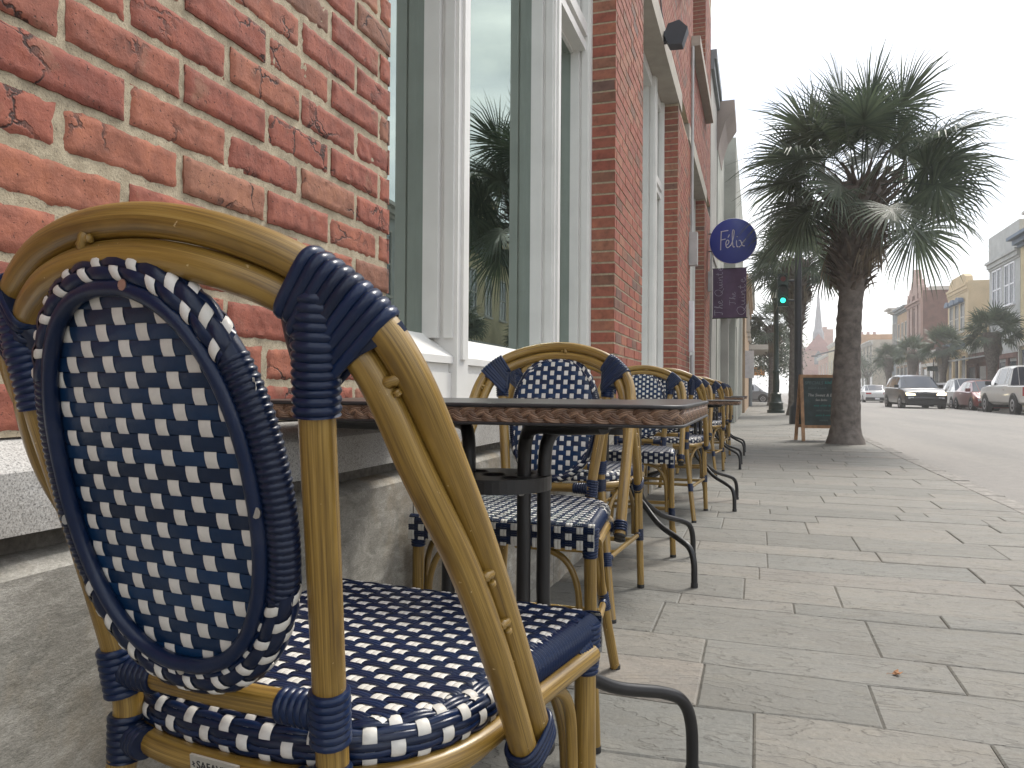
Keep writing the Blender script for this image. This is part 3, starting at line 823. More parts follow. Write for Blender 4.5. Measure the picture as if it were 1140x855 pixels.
def mortar_sheet(mb, y0, y1, z0, z1, x):
    ny = int((y1-y0)/.008); nz = int((z1-z0)/.008); vs = []
    for i in range(ny+1):
        for j in range(nz+1):
            y = y0+(y1-y0)*i/ny; z = z0+(z1-z0)*j/nz
            vs.append((x+mn.noise(V((y*70, z*70, 1)))*.0022+mn.noise(V((y*18, z*18, 4)))*.0015, y, z))
    mb.add(vs, [(i*(nz+1)+j, (i+1)*(nz+1)+j, (i+1)*(nz+1)+j+1, i*(nz+1)+j+1) for i in range(ny) for j in range(nz)], mi=1)
def bricks_y(mb, x, y0, y1, z0, z1, first=0):
    """running bond on a wall facing +X"""
    n = 0; z = z0
    while z+CO*.6 < z1:
        off = y0-(BL*.75 if n % 2 else BL*.25)*1.; k = 0
        while off+k*BL < y1:
            a, b = max(y0, off+k*BL+.006), min(y1, off+(k+1)*BL-.006); k += 1
            if b-a < .025: continue
            c = R.random(); mb.cur = (0, 0, c); e = R.uniform(-.0015, .0015)
            zb = min(z+CO-.0062, z1); d = .007; jj = R.uniform(-.001, .001)
            mb.add([(x-d, a, z+.0062), (x+e, a+jj, z+.0062), (x+e, b+jj, z+.0062), (x-d, b, z+.0062), (x-d, a, zb), (x+e, a+jj, zb), (x+e, b+jj, zb), (x-d, b, zb)],
                   [(0, 1, 2, 3)[::-1], (4, 5, 6, 7), (0, 1, 5, 4), (1, 2, 6, 5), (2, 3, 7, 6)], mi=0)
        z += CO; n += 1
    mb.cur = (0, 0, 0)
def bricks_x(mb, y, x0, x1, z0, z1, face=-1):
    """a return, facing -Y (face -1) or +Y"""
    n = 0; z = z0; w = x1-x0
    while z+CO*.6 < z1:
        cuts = [x0, x1] if n % 2 else [x0, x0+w*.30, x1]
        for a, b in zip(cuts, cuts[1:]):
            a2 = a+(.005 if a > x0 else 0); b2 = b-(.005 if b < x1 else 0)
            mb.cur = (0, 0, R.random()); yy = y+face*R.uniform(-.001, .001); zb = min(z+CO-.0062, z1)
            P = [(a2, yy, z+.0062), (b2, yy, z+.0062), (b2, yy, zb), (a2, yy, zb), (a2, y-face*.007, z+.0062), (b2, y-face*.007, z+.0062), (b2, y-face*.007, zb), (a2, y-face*.007, zb)]
            mb.add(P, [(0, 1, 2, 3), (0, 4, 5, 1), (3, 2, 6, 7), (0, 3, 7, 4), (1, 5, 6, 2)], mi=0)
        z += CO; n += 1
    mb.cur = (0, 0, 0)
bld = thing('brick_building', 'red brick building with white framed windows and granite base beside the chairs', 'building', (0, 0, 0))
TOP = 8.9; LZ = 3.77
bays = [(1.574, 4.45), (5.56, 8.10), (9.64, 12.27)]
piers = [(-3.2, 1.574), (4.45, 5.56), (8.10, 9.64), (12.27, 13.68)]
NZ1 = 2.06
for i, (a, b) in enumerate(piers):
    mb = MB()
    if i == 0:
        near_bricks(mb, -.05, b, NZ1); mortar_sheet(mb, -.05, b-.004, Z0, NZ1+.02, XF-.0042)
        mb.box(XF-.5, XF-.0108, a, b-.0035, Z0, LZ, mi=1)
        zz = Z0+CO*math.ceil((NZ1-Z0)/CO)
        mb.box(XF-.02, XF-.0040, -.05, b-.007, zz-.001, LZ, mi=1); bricks_y(mb, XF, -.05, b, zz, LZ)
        mb.box(XF-.02, XF-.0040, a, -.051, Z0, LZ, mi=1); bricks_y(mb, XF, a, -.05, Z0, LZ)
        bricks_x(mb, b, XR-.12, XF-.001, Z0, LZ, 1)
        mb.build('brick_pier', [M['brick'], M['mortar']], bld, 40)
    else:
        mb.box(XF-.5, XF-.0035, a+.0035, b-.0035, Z0, LZ, mi=1)
        bricks_y(mb, XF, a, b, Z0, LZ); bricks_x(mb, a, XR-.12, XF-.001, Z0, LZ, -1); bricks_x(mb, b, XR-.12, XF-.001, Z0, LZ, 1)
        mb.build('brick_pier', [M['brickfar'], M['mortar']], bld)
# storey above: brick with window openings
mb = MB(); z0 = LZ+.20
SW = (5.19, 7.30)
xs = [-3.2]+[v for a, b in bays for v in (a+.25, b)]+[13.68]
mb.box(XF-.5, XF-.0035, -3.2, 13.68, z0, SW[0]-.152, mi=1); bricks_y(mb, XF, -3.2, 13.68, z0, SW[0]-.16)
for a, b in zip(xs[::2], xs[1::2]):
    mb.box(XF-.5, XF-.0035, a+.0035, b-.0035, SW[0]-.151, SW[1], mi=1); bricks_y(mb, XF, a, b, SW[0]-.155, SW[1])
    bricks_x(mb, a, XR-.20, XF-.001, SW[0], SW[1], -1)
    bricks_x(mb, b, XR-.20, XF-.001, SW[0], SW[1], 1)
mb.box(XF-.5, XF-.0035, -3.2, 13.68, SW[1]+.001, TOP, mi=1); bricks_y(mb, XF, -3.2, 13.68, SW[1]+.16, TOP)
mb.build('upper_brick_wall', [M['brickfar'], M['mortar']], bld)
mb = MB(); mb.box(-9, XF-.52, -3.2, 13.66, 3.9, TOP-.3); mb.box(-9, -8.8, -3.2, 13.66, 0, 3.9); mb.box(-9, XF-.52, -3.2, -3.0, 0, 3.9); mb.box(-9, XF-.52, 13.45, 13.66, 0, 3.9); mb.box(-8.8, XF-.52, -3, 13.45, .02, .06)
mb.build('building_core', M['tar'], bld)
limestone = plain('cast_stone', (.36, .325, .275), .8, 0, .12, 6, .001, 200)
for a, b in bays:
    mb = MB(); mb.box(XF-.40, XF+.012, a-.32, b+.30, LZ+.003, LZ+.198); mb.build('lintel', limestone, bld)
    mb = MB(); mb.prism([(XF-.3, SW[0]), (XF-.3, SW[0]-.15), (XF+.11, SW[0]-.15), (XF+.11, SW[0]-.03)], 1, a+.02, b+.28)
    mb.build('upper_sill', limestone, bld)
    mb = MB(); mb.box(XR-.19, XR-.13, a+.25, b, SW[0], SW[1]); w = mb.build('upper_window', M['pane'], bld)
    mb = MB()
    for y in (a+.25, (a+b+.25)/2-.03, b-.06): mb.box(XR-.13, XR-.07, y, y+.06, SW[0], SW[1])
    for z in (SW[0], (SW[0]+SW[1])/2, SW[1]-.06): mb.box(XR-.128, XR-.072, a+.25, b, z, z+.06)
    mb.build('window_frame', M['whitepaint'], w)
    mb = MB(); mb.box(XF-.4, XF+.008, a+.01, b+.24, SW[1]+.002, SW[1]+.155); mb.build('upper_lintel', limestone, bld)
# stone base: chamfered granite course over big rough blocks
def rough_prism(poly, y0, y1, nm, mat, step=.03, amp=.0025, joints=()):
    ys = [y0]; 
    cuts = sorted([y0, y1]+[j-.003 for j in joints]+[j+.003 for j in joints])
    for a, b in zip(cuts[::2], cuts[1::2]):
        n = max(1, int((b-a)/step)); mb = MB()
        # resample the profile
        pr = []
        for i in range(len(poly)):
            p, q = V((*poly[i], 0)), V((*poly[(i+1) % len(poly)], 0)); k = max(1, int((q-p).length/step))
            pr += [p.lerp(q, t/k) for t in range(k)]
        vs = []; m = len(pr)
        for i in range(n+1):
            y = a+(b-a)*i/n
            for p in pr:
                e = 0 if (i in (0, n)) else 1
                d = mn.noise(V((p.x*20, y*14, p.y*20)))*amp*e+mn.noise(V((p.x*6, y*4, p.y*6)))*amp*1.5*e
                vs.append((p.x+d, y, p.y+d*.5))
        fs = [(i*m+k, i*m+(k+1) % m, (i+1)*m+(k+1) % m, (i+1)*m+k) for i in range(n) for k in range(m)]
        fs += [tuple(range(m))[::-1], tuple(n*m+k for k in range(m))]
        mb.add(vs, fs); mb.build(nm, mat, bld, 35)
ledge = [(XF-.3, .600), (XF+.050, .600), (XF+.050, .668), (XF+.043, .677), (XF-.01, .7005), (XF-.3, .7005)]
rough_prism(ledge, -1.0, 13.68, 'granite_ledge', M['granite'], .05, .0015, (1.02, 2.45, 3.9, 5.35, 6.8, 8.2, 9.7, 11.2, 12.6))
base = [(XF-.3, -.05), (XF+.046, -.05), (XF+.046, .553), (XF+.034, .566), (XF+.012, .5715), (XF-.3, .5715)]
rough_prism(base, -1.0, 13.68, 'base_stone', M['basestone'], .05, .004, (1.615, 2.9, 4.5, 5.9, 7.3, 8.8, 10.4, 12.0))
mb = MB(); mb.box(XF-.3, XF+.004, -1.0, 13.67, .5716, .5998); mb.build('ledge_joint', M['sandjoint'], bld)
# windows between the piers
def window_bay(y0, y1, last=False):
    w = thing('shop_window', None, None); w.parent = bld; 
    for k in ('label', 'category'):
        if k in w: del w[k]
    L = y1-y0; pa = y0+.763*L/2.876; pb = y0+2.012*L/2.876; TZ = 2.745
    posts = [(y0+.002, y0+.045), (pa, pa+.103), (pb, pb+.103), (y1-.05, y1-.002)]
    for i, (a, b) in enumerate(posts):
        mb = MB(); mb.box(XG-.04, XR, a, b, .702, LZ)
        w2 = .012
        if i in (1, 2): mb.box(XR-.02, XR+.010, a+.03, b-.03, .86, LZ); mb.box(XR-.045, XR-.012, a-w2, b+w2, .93, LZ); mb.box(XG-.02, XR-.060, a-.026, b+.026, .93, LZ)
        if i == 3: mb.box(XR-.05, XR-.014, a-w2, b, .93, LZ); mb.box(XG-.02, XR-.065, a-.028, b, .93, LZ)
        if i == 0: mb.box(XR-.05, XR-.014, a, b+w2, .93, LZ)
        mb.build('mullion', M['whitepaint'], w)
    for i in range(3):
        a, b = posts[i][1], posts[i+1][0]
        mb = MB(); mb.box(XG-.009, XG+.003, a-.01, b+.01, .90, LZ); mb.build('pane', M['glass'], w)
        mb = MB(); mb.prism([(XG-.03, .945), (XG+.008, .945), (XG+.03, .925), (XR-.012, .868), (XR-.012, .845), (XG-.03, .845)], 1, a+.001, b-.001)
        mb.build('sill', M['whitepaint'], w)
        mb = MB(); mb.box(XG-.04, XR-.028, a+.001, b-.001, .702, .844); mb.box(XR-.028, XR-.020, a+.001, b-.001, .702, .815); mb.build('panel', M['whitepaint'], w)
        mb = MB()
        mb.box(XG-.03, XG+.02, a+.001, b-.001, TZ, TZ+.20)
        if i != 1:
            for k, (d, z_, h_) in enumerate(((.09, TZ+.015, .05), (.07, TZ+.065, .03), (.10, TZ+.095, .07), (.06, TZ+.165, .03))): mb.box(XG+.02, XG+d, a+.0012, b-.0012, z_, z_+h_)
            mb.build('transom', M['whitepaint'], w)
    mb = MB(); mb.box(XG-.05, XR-.03, y0+.046, y1-.051, LZ-.10, LZ); mb.build('head', M['whitepaint'], w)
    mb = MB(); mb.box(XG-.9, XG-.88, y0+.02, y1-.02, .5, 3.7); mb.build('blind', M['tar'], w)  # sheet added behind the panes, its black colour giving the room's darkness
    return w
for a, b in bays: window_bay(a, b)
bpy.context.view_layer.update()
# floodlight, boxes, conduit
fl = thing("flood_light", 'dark grey angular floodlight mounted above the second window lintel', 'light', (XF, 6.72, 3.84))
mb = MB(); P = [(.12+.105*cos(radians(a)), .115*sin(radians(a))) for a in (20, 75, 130, 180, 235, 300)]
mb.prism(P, 1, -.07, .05); mb.build('housing', M['greylamp'], fl)
mb = MB(); mb.box(-.002, .035, -.03, .03, -.045, .045); mb.sweep([(.02, 0, 0), (.08, 0, .0)], .016, seg=10); mb.build('wall_plate', M['greylamp'], fl)
mb = MB(); mb.sweep([(XF+.008, 6.3, 4.35), (XF+.008, 6.55, 4.0), (XF+.008, 6.66, 3.99)], .006, seg=6); tag(mb.build('conduit', M['greylamp']), 'thin dark conduit running down the brick wall to the floodlight', 'conduit')
def wall_box(nm, lb, y, z, dx, dy, dz, mat):
    b = thing(nm, lb, 'box', (XF, y, z)); mb = MB(); mb.box(.0005, dx, -dy/2, dy/2, -dz/2, dz/2); mb.build('box_body', mat, b)
    mb = MB(); mb.box(dx*.15, dx*.9, -dy/2-.006, -dy/2-.0005, -dz/2+.03, dz/2-.03); mb.build('cover', mat, b); return b
wall_box('meter_box', 'pale grey meter box on the brick pier, upper and nearest of the wall boxes', 9.52, 2.49, .10, .12, .40, M['galv'])
wall_box('conduit_box', 'slim white service box low on the brick wall below the meter box', 9.55, 1.55, .055, .08, .62, M['signwhite'])
wall_box('junction_box', 'small grey junction box on the wall near the hanging banner', 13.2, 2.60, .075, .10, .33, M['galv'])
mb = MB(); mb.sweep([(XF+.03, 9.60, Z0), (XF+.03, 9.60, 1.2)], .02, seg=8); mb.sweep([(XF+.025, 9.585, 2.70), (XF+.025, 9.585, 5.0)], .018, seg=8)
tag(mb.build('downpipe', M['galv']), 'grey pipe running up the brick pier above and below the wall boxes', 'pipe')

# ---------------------------------------------------------------- signs
sg = thing('round_sign', 'round blue hanging sign with thin white handwritten lettering', 'sign', (-.405, 13.25, 3.27))
mb = MB(); mb.lathe([(.365, -.035), (.375, -.028), (.375, .028), (.365, .035)], (0, 0, 0), 56, axis=1); mb.build('disc', M['signblue'], sg, True)
mb = MB(); mb.sweep([(.375*cos(2*pi*k/64), -.001, .375*sin(2*pi*k/64)) for k in range(64)], .009, seg=8, closed=True); mb.build('rim', M['signwhite'], sg, True)
for z in (.14, -.155):
    mb = MB(); mb.sweep([(-.397, .0, z), (-.33, .0, z)], .011, seg=8); mb.build('bracket', M['blackmetal'], sg, True)
mb = MB()
fx = lambda x, y: ((x-.5)*.47, -.0415, (y-.5)*.47+.02)
L_ = [[(.08, .14), (.085, .45), (.10, .80)], [(.08, .80), (.20, .815), (.34, .83)], [(.09, .50), (.18, .52), (.25, .53)],
      [(.26, .30), (.34, .36), (.36, .45), (.31, .49), (.26, .40), (.27, .26), (.33, .22), (.42, .30)], [(.33, .58), (.38, .68)],
      [(.42, .28), (.50, .50), (.54, .78), (.50, .84), (.475, .70), (.485, .40), (.51, .24), (.56, .24)],
      [(.62, .46), (.62, .34), (.64, .24), (.68, .24)], [(.635, .585), (.64, .60)],
      [(.70, .46), (.76, .44), (.82, .28), (.90, .25)], [(.93, .50), (.84, .38), (.76, .26), (.70, .22)]]
strokes(mb, L_, fx, .0068); mb.build('lettering', M['signwhite'], sg, True)
bn = thing('hanging_banner', 'purple canvas banner with pale sideways script hanging under the round blue sign', 'banner', (-.49, 14.2, 2.52))
mb = MB(); vs = []; nx, nz = 10, 14
for i in range(nx+1):
    for j in range(nz+1):
        x = -.29+.58*i/nx; z = -.44+.88*j/nz
        vs.append((x, .018*sin(i*.9+j*.25), z))
k = len(vs); vs2 = [(x, y+.004, z) for x, y, z in vs]
fs = [(i*(nz+1)+j, (i+1)*(nz+1)+j, (i+1)*(nz+1)+j+1, i*(nz+1)+j+1) for i in range(nx) for j in range(nz)]
mb.add(vs+vs2, fs+[tuple(q+k for q in f[::-1]) for f in fs]); mb.build('cloth', M['banner'], bn, True)
for z in (.445, -.445):
    mb = MB(); mb.sweep([(-.315, .002, z), (.31, .002, z)], .010, seg=8); mb.build('rod', M['blackmetal'], bn, True)
def script(mb, word, fx, r):
    G = {'T': [[(0, .95), (.5, 1.0), (.9, .95)], [(.5, 1), (.45, .5), (.35, 0), (.1, .05)]], 'h': [[(.1, 0), (.3, .6), (.4, 1), (.25, .9), (.2, 0)], [(.2, .2), (.45, .45), (.55, .3), (.6, 0), (.8, .1)]],
         'e': [[(.1, .25), (.45, .35), (.4, .5), (.2, .45), (.15, .15), (.4, 0), (.7, .15)]], 'Q': [[(.6, 1), (.15, .75), (.1, .3), (.5, 0), (.95, .4), (.9, .85), (.6, 1)], [(.5, .25), (.8, 0), (1.2, -.15)]],
         'u': [[(.1, .45), (.15, .1), (.4, .05), (.55, .45)], [(.55, .45), (.6, .05), (.8, .1)]], 'i': [[(.2, .45), (.2, .1), (.45, .08)], [(.22, .62), (.25, .66)]],
         'n': [[(.05, .45), (.12, 0)], [(.12, .2), (.4, .48), (.5, .3), (.52, 0), (.75, .1)]], 't': [[(.3, .85), (.22, .2), (.4, 0), (.6, .1)], [(.05, .55), (.5, .6)]]}
    x = 0
    for ch in word:
        if ch == ' ': x += .5; continue
        w = 1.15 if ch == 'Q' else (.95 if ch == 'T' else .72 if ch != 'i' else .48)
        strokes(mb, [[(x+a, b) for a, b in ln] for ln in G[ch]], fx, r); x += w
mb = MB()
sc = .125
script(mb, 'The Quinte', lambda a, b: (-.12-b*sc*1.1, -.026, -.40+a*sc*.95), .0042)
script(mb, 'The', lambda a, b: (.10-b*sc*.8, -.026, -.22+a*sc*.8), .0036)
script(mb, 'Quinte', lambda a, b: (.27-b*sc*1.15, -.026, -.40+a*sc*1.2), .0046)
mb.build('lettering', M['bannertext'], bn, True)

# ---------------------------------------------------------------- ground
mb = MB(); mb.box(-1490, 1490, -1490, 1490, -.6, -.36); tag(mb.build('ground', M['ground']), kind='structure')
KX = 1.60
mb = MB(); RX0, RX1 = KX+.16, 11.9
xs_ = [RX0-.05+(RX1-RX0+.1)*i/12 for i in range(13)]
ys_ = [-12, -4, 0, 4, 8, 12, 20, 30, 45, 60, 90, 130, 200, 320]
vs = [(x, y, -.125+.11*(1-((x-(RX0+RX1)/2)/((RX1-RX0)/2))**2)) for y in ys_ for x in xs_]
mb.add(vs, [(j*13+i, j*13+i+1, (j+1)*13+i+1, (j+1)*13+i) for j in range(len(ys_)-1) for i in range(12)])
tag(mb.build('road', M['asphalt'], smooth=True), kind='structure')
mb = MB(); mb.add([(-60, 58, -.128), (1.7, 58, -.128), (1.7, 68, -.128), (-60, 68, -.128)], [(0, 1, 2, 3)]); mb.add([(RX1+.01, 97, -.128), (60, 97, -.128), (60, 106, -.128), (RX1+.01, 106, -.128)], [(0, 1, 2, 3)])
tag(mb.build('side_street', M['asphalt']), kind='structure')
# slate sidewalk
mb = MB(); mb.mi = 1
mb.box(XF-.3, KX, -12, 57.6, -.35, -.0055, mi=1); mb.box(XF-8, KX, 68.4, 240, -.35, -.016, mi=1)
y = -2.0; row = 0
while y < 57.5:
    dpt = R.choice((R.uniform(.15, .26), R.uniform(.24, .40))) if y < 22 else R.uniform(.45, .8)
    x = XF+.03-R.uniform(0, .5)
    while x < KX-.005:
        w = R.uniform(.30, .95); xa = max(x, XF+.03); xb = min(x+w, KX-.004)
        if KX-xb < .18: xb = KX-.004
        x += w
        if xb-xa < .08: continue
        g = R.uniform(.0006, .0018); c = R.random(); dz = R.uniform(-.0022, .0022); tx, ty = R.uniform(-.002, .002), R.uniform(-.003, .003)
        n = max(2, int((xb-xa)/.09)); top = []; jf = []
        skew = 0
        for i in range(n+1):
            q = xa+g+(xb-xa-2*g)*i/n; top.append((q, y+g+.030*mn.noise(V((q*1.9, row*3.13, .37)))+.006*mn.noise(V((q*11, row*3, 2)))))
        for i in range(n, -1, -1):
            q = xa+g+(xb-xa-2*g)*i/n; jf.append((q, y+dpt-g+.030*mn.noise(V((q*1.9, (row+1)*3.13, .37)))+.006*mn.noise(V((q*11, (row+1)*3, 2)))))
        ring = top+jf; m = len(ring); cx = sum(p[0] for p in ring)/m; cy = sum(p[1] for p in ring)/m
        def lift_(p): return dz+tx*(p[0]-cx)+ty*(p[1]-cy)
        inner = [(p[0]+(.005 if p[0] < cx else -.005)*(1 if abs(p[0]-cx) > (xb-xa)/2-.02 else 0), p[1]+(.005 if p[1] < cy else -.005)) for p in ring]
        vs = [(p[0], p[1], -.015) for p in ring]+[(p[0], p[1], lift_(p)-.0035) for p in ring]+[(p[0], p[1], lift_(p)) for p in inner]
        fs = [(i, (i+1) % m, m+(i+1) % m, m+i) for i in range(m)]+[(m+i, m+(i+1) % m, 2*m+(i+1) % m, 2*m+i) for i in range(m)]
        fs += [(2*m+i, 2*m+i+1, 2*m+(m-2-i), 2*m+(m-1-i)) for i in range(m//2-1)]
        mb.add(vs, fs, [(0, 0, c)]*len(vs), 0)
    y += dpt; row += 1
mb.add([(XF-8, 68.4, -.01), (KX, 68.4, -.01), (KX, 240, -.01), (XF-8, 240, -.01)], [(0, 1, 2, 3)], mi=0)
tag(mb.build('sidewalk', [M['slate'], M['sandjoint']]), kind='structure')
mb = MB(); mb.box(RX1+.16, 15.2, -12, 96.5, -.35, -.005); mb.box(RX1+.16, 15.2, 106.5, 240, -.35, -.005)
tag(mb.build('far_sidewalk', plain('far_pavement', (.24, .225, .2), .9)), kind='structure')
mb = MB(); y = -12
while y < 57.5:
    l = R.uniform(.18, .34) if y < 40 else 2.; e = R.uniform(-.004, .004); z = R.uniform(-.006, .004); c = R.uniform(.004, .009)
    x0, x1 = KX+e*.4+.002, KX+.155+e
    mb.cur = (0, 0, R.random())
    mb.add([(x0, y+.004, -.2), (x1, y+.004, -.2), (x1, y+l-.004, -.2), (x0, y+l-.004, -.2), (x0, y+.004, z-c), (x1, y+.004, z-c*2), (x1, y+l-.004, z-c*2), (x0, y+l-.004, z-c),
            (x0+c, y+.004+c, z), (x1-c*1.6, y+.004+c, z), (x1-c*1.6, y+l-.004-c, z), (x0+c, y+l-.004-c, z)],
           [(0, 1, 5, 4), (1, 2, 6, 5), (2, 3, 7, 6), (3, 0, 4, 7), (4, 5, 9, 8), (5, 6, 10, 9), (6, 7, 11, 10), (7, 4, 8, 11), (8, 9, 10, 11)])
    y += l
mb.box(KX+.002, KX+.15, 68.4, 240, -.3, 0); mb.box(RX1+.002, RX1+.155, -12, 96.5, -.3, .0); mb.box(RX1+.002, RX1+.155, 106.5, 240, -.3, 0)
tag(mb.build('kerb', M['kerb']), kind='structure')
# bits of grit and leaves along the kerb
mb = MB()
for i in range(260):
    y = R.uniform(1.5, 14); x = KX+.16+abs(R.gauss(0, .05)); s = R.uniform(.003, .011); a = R.uniform(0, 6)
    z = -.118+R.uniform(0, .004)
    mb.add([(x+s*cos(a), y+s*sin(a), z), (x-s*.6*sin(a), y+s*.6*cos(a), z+s*.5), (x-s*cos(a), y-s*sin(a), z+.002), (x+s*.6*sin(a), y-s*.6*cos(a), z+s*.3)], [(0, 1, 2, 3)])
tag(mb.build('gutter_litter', M['dryleaf']), kind='stuff', label='small dry leaf bits and grit gathered along the kerb', cat='litter')
lf = thing('fallen_leaf', 'small dry orange brown leaf lying on the grey paving', 'leaf', (.345, 2.27, .004), .5)
mb = MB(); O = [(0, 0, .002), (.010, .004, .006), (.016, .012, .004), (.026, .008, .010), (.022, .0, .003), (.030, -.007, .008), (.018, -.008, .002), (.012, -.014, .007), (.006, -.005, .001)]
mb.add(O+[(x, y, z-.0008) for x, y, z in O], [tuple(range(9)), tuple(range(9, 18))[::-1]]+[(i, (i+1) % 9, 9+(i+1) % 9, 9+i) for i in range(9)])
mb.build('blade', M['dryleaf'], lf); mb = MB(); mb.sweep([(0, 0, .002), (-.010, .002, .003), (-.016, -.001, .002)], .0007, seg=5); mb.build('stalk', M['dryleaf'], lf)

# ---------------------------------------------------------------- palms
def fan_leaf(mb, base, d, up, L, rb, nseg, droop, rng, spread=2.45, wd=1., roll=0.):
    """petiole from base along d, then a fan of narrow pointed segments"""
    d = d.normalized(); s = d.cross(up).normalized(); n = s.cross(d).normalized()
    s, n = s*cos(roll)+n*sin(roll), n*cos(roll)-s*sin(roll)
    P = crom([base, base+d*L*.5+V((0, 0, .02*L)), base+d*L+V((0, 0, -.10*L*droop))], 4)
    mb.sweep(P, [.016*wd*(1-.5*i/(len(P)-1)) for i in range(len(P))], [.008*wd]*len(P), ref=s, seg=5, rnd=rng.random()*.3)
    hub = P[-1]; d2 = (P[-1]-P[-2]).normalized(); n = (n-d2*n.dot(d2)).normalized(); s = d2.cross(n)
    fold = rng.uniform(.05, .30)
    for k in range(nseg):
        a = -spread+2*spread*(k+.5)/nseg+rng.uniform(-.02, .02)
        le = rb*(.70+.30*cos(a*.62))*rng.uniform(.86, 1.08)
        hb = hub+d2*(cos(a)*.02-.0)+d2*.10*rb*max(0, cos(a))
        dr = d2*cos(a)+s*sin(a)+n*(abs(sin(a))*fold-.10)
        dr.normalize(); w = le*.030*wd*rng.uniform(.85, 1.1)*(44/nseg)*.9
        side = n.cross(dr).normalized()
        g = droop*rng.uniform(.7, 1.3)
        q1 = hb+dr*le*.38+V((0, 0, -.015*g*le)); q2 = q1+dr*le*.30+V((0, 0, -.09*g*le)); 
        tipdir = (dr*.62+V((0, 0, -.62*g))+side*rng.uniform(-.12, .12)).normalized(); q3 = q2+tipdir*le*.34
        r_ = rng.random(); tl = n*rng.uniform(-.3, .3)*w
        vs = [hb-side*w*.35, hb+side*w*.35, q1-side*w-tl, q1+side*w+tl, q2-side*w*.62-tl, q2+side*w*.62+tl, q3]
        mb.add(vs, [(0, 1, 3, 2), (2, 3, 5, 4), (4, 5, 6)], [(0, 0, r_)]*7)
def palm(label, x, y, zc, r, nleaf, seed, rt=.19, nseg=34, lean=(0, 0), group=None, dead=8, detail=True, bare=.50, name='palmetto_tree'):
    """zc: height where the fronds spring; r: reach of the crown"""
    rng = random.Random(seed)
    t = thing(name, label, 'palm tree', (x, y, 0), 0, group)
    top = V((lean[0], lean[1], zc)); nst = 60 if detail else 18
    mb = MB(); pts = []; rad = []
    for i in range(nst+1):
        q = i/nst; z = zc*q; pts.append(V((lean[0]*q*q, lean[1]*q*q, z)))
        rr_ = rt*(1.16-.24*min(1, q*2.0)) if q < bare else rt*(.92+1.0*min(1, (q-bare)/(1-bare)*1.5))
        if q < .06: rr_ *= 1+.28*(1-q/.06)
        rad.append(rr_*(1+(.025*sin(i*2.4)+rng.uniform(-.015, .015) if detail else 0)))
    mb.sweep(pts, rad, seg=22 if detail else 8)
    if detail:
        mb.v = [tuple(V(v)*1+V((1, 1, 0))*0+V((mn.noise(V(v)*9)*.012, mn.noise(V(v)*9+V((5, 5, 5)))*.012, 0))) for v in mb.v]
    mb.build('trunk', M['bark'], t, True)
    # old leaf bases standing out from the upper trunk
    if detail:
        mb = MB(); nb = 190
        for k in range(nb):
            q = bare+(1-bare)*(k+.5)/nb; z = zc*q; a = k*2.399963+rng.uniform(-.12, .12); g = (q-bare)/(1-bare)
            c = V((lean[0]*q*q, lean[1]*q*q, z)); o = V((cos(a), sin(a), 0)); sd = V((-sin(a), cos(a), 0))
            L = rng.uniform(.20, .30)*(.75+.75*min(1, g*2.2)); r0 = rt*(.85+.95*min(1, g*1.5)); w = .058*rng.uniform(.8, 1.15)
            p0 = c+o*r0*.8; p1 = c+o*(r0+.03)+V((0, 0, L*.35)); p2 = c+o*(r0+.45*L)+V((0, 0, L*.62)); p3 = c+o*(r0+.85*L)+V((0, 0, L*rng.uniform(.70, .95)))
            mb.sweep([p0-V((0, 0, .06)), p0+V((0, 0, .02)), p1, p2, p3], [w, w, w*.7, w*.42, w*.22], [.035, .032, .020, .013, .007], ref=sd, seg=6, rnd=rng.random())
        mb.build('leaf_bases', M['boot'], t)
    if dead:
        mb = MB()
        for k in range(dead):
            a = rng.uniform(0, 2*pi); el = rng.uniform(-1.45, -1.15)
            o = V((cos(a)*cos(el), sin(a)*cos(el), sin(el)))
            base = top+V((cos(a)*rt*.9, sin(a)*rt*.9, rng.uniform(-.25, .15)*r*.4))
            fan_leaf(mb, base, o, V((cos(a), sin(a), .3)), r*rng.uniform(.10, .3), r*rng.uniform(.30, .42), max(8, nseg//2), 1.4, rng, .55, .6)
            for q in range(9):
                aa = a+rng.uniform(-.4, .4); b0 = top+V((cos(aa)*rt, sin(aa)*rt, .1))
                mb.sweep(crom([b0, b0+V((cos(aa)*.12, sin(aa)*.12, -.2*r)), b0+V((cos(aa)*.10, sin(aa)*.10, -r*rng.uniform(.35, .75)))], 3), .006, seg=4, rnd=rng.random())
        mb.build('hanging_dead_fronds', M['deadfrond'], t)
    mb = MB()
    for k in range(nleaf):
        q = (k+.5)/nleaf; el = radians(88-112*q**.85)+rng.uniform(-.10, .10); a = k*2.399963+rng.uniform(-.25, .25)
        o = V((cos(a)*cos(el), sin(a)*cos(el), sin(el)))
        b = top+V((cos(a)*rt*.5, sin(a)*rt*.5, -.05+.15*sin(el)))
        up_ = V((0, 0, 1)) if el < 1.2 else V((-cos(a), -sin(a), .2))
        up_ = (up_+V((rng.uniform(-.35, .35), rng.uniform(-.35, .35), 0)))
        fan_leaf(mb, b, o, up_, r*rng.uniform(.34, .55), r*rng.uniform(.43, .52), nseg, .25+.75*q, rng, 2.4, .84, rng.uniform(-1.15, 1.15)*(1 if el < 1.1 else .5))
    mb.build('crown', M['frond'], t)
    return t
PG = 'palmettos lining the street'
palm('tall palmetto with a ragged silhouetted crown beside the chalkboard', 1.235, 12.25, 3.80, 2.0, 39, 11, .185, 54, (.20, .0), dead=5, bare=.58)
palm('palmetto behind the street lamp with hanging brown fronds', 1.18, 26.5, 5.0, 1.9, 36, 5, .21, 30, dead=22, group=PG, bare=.55)
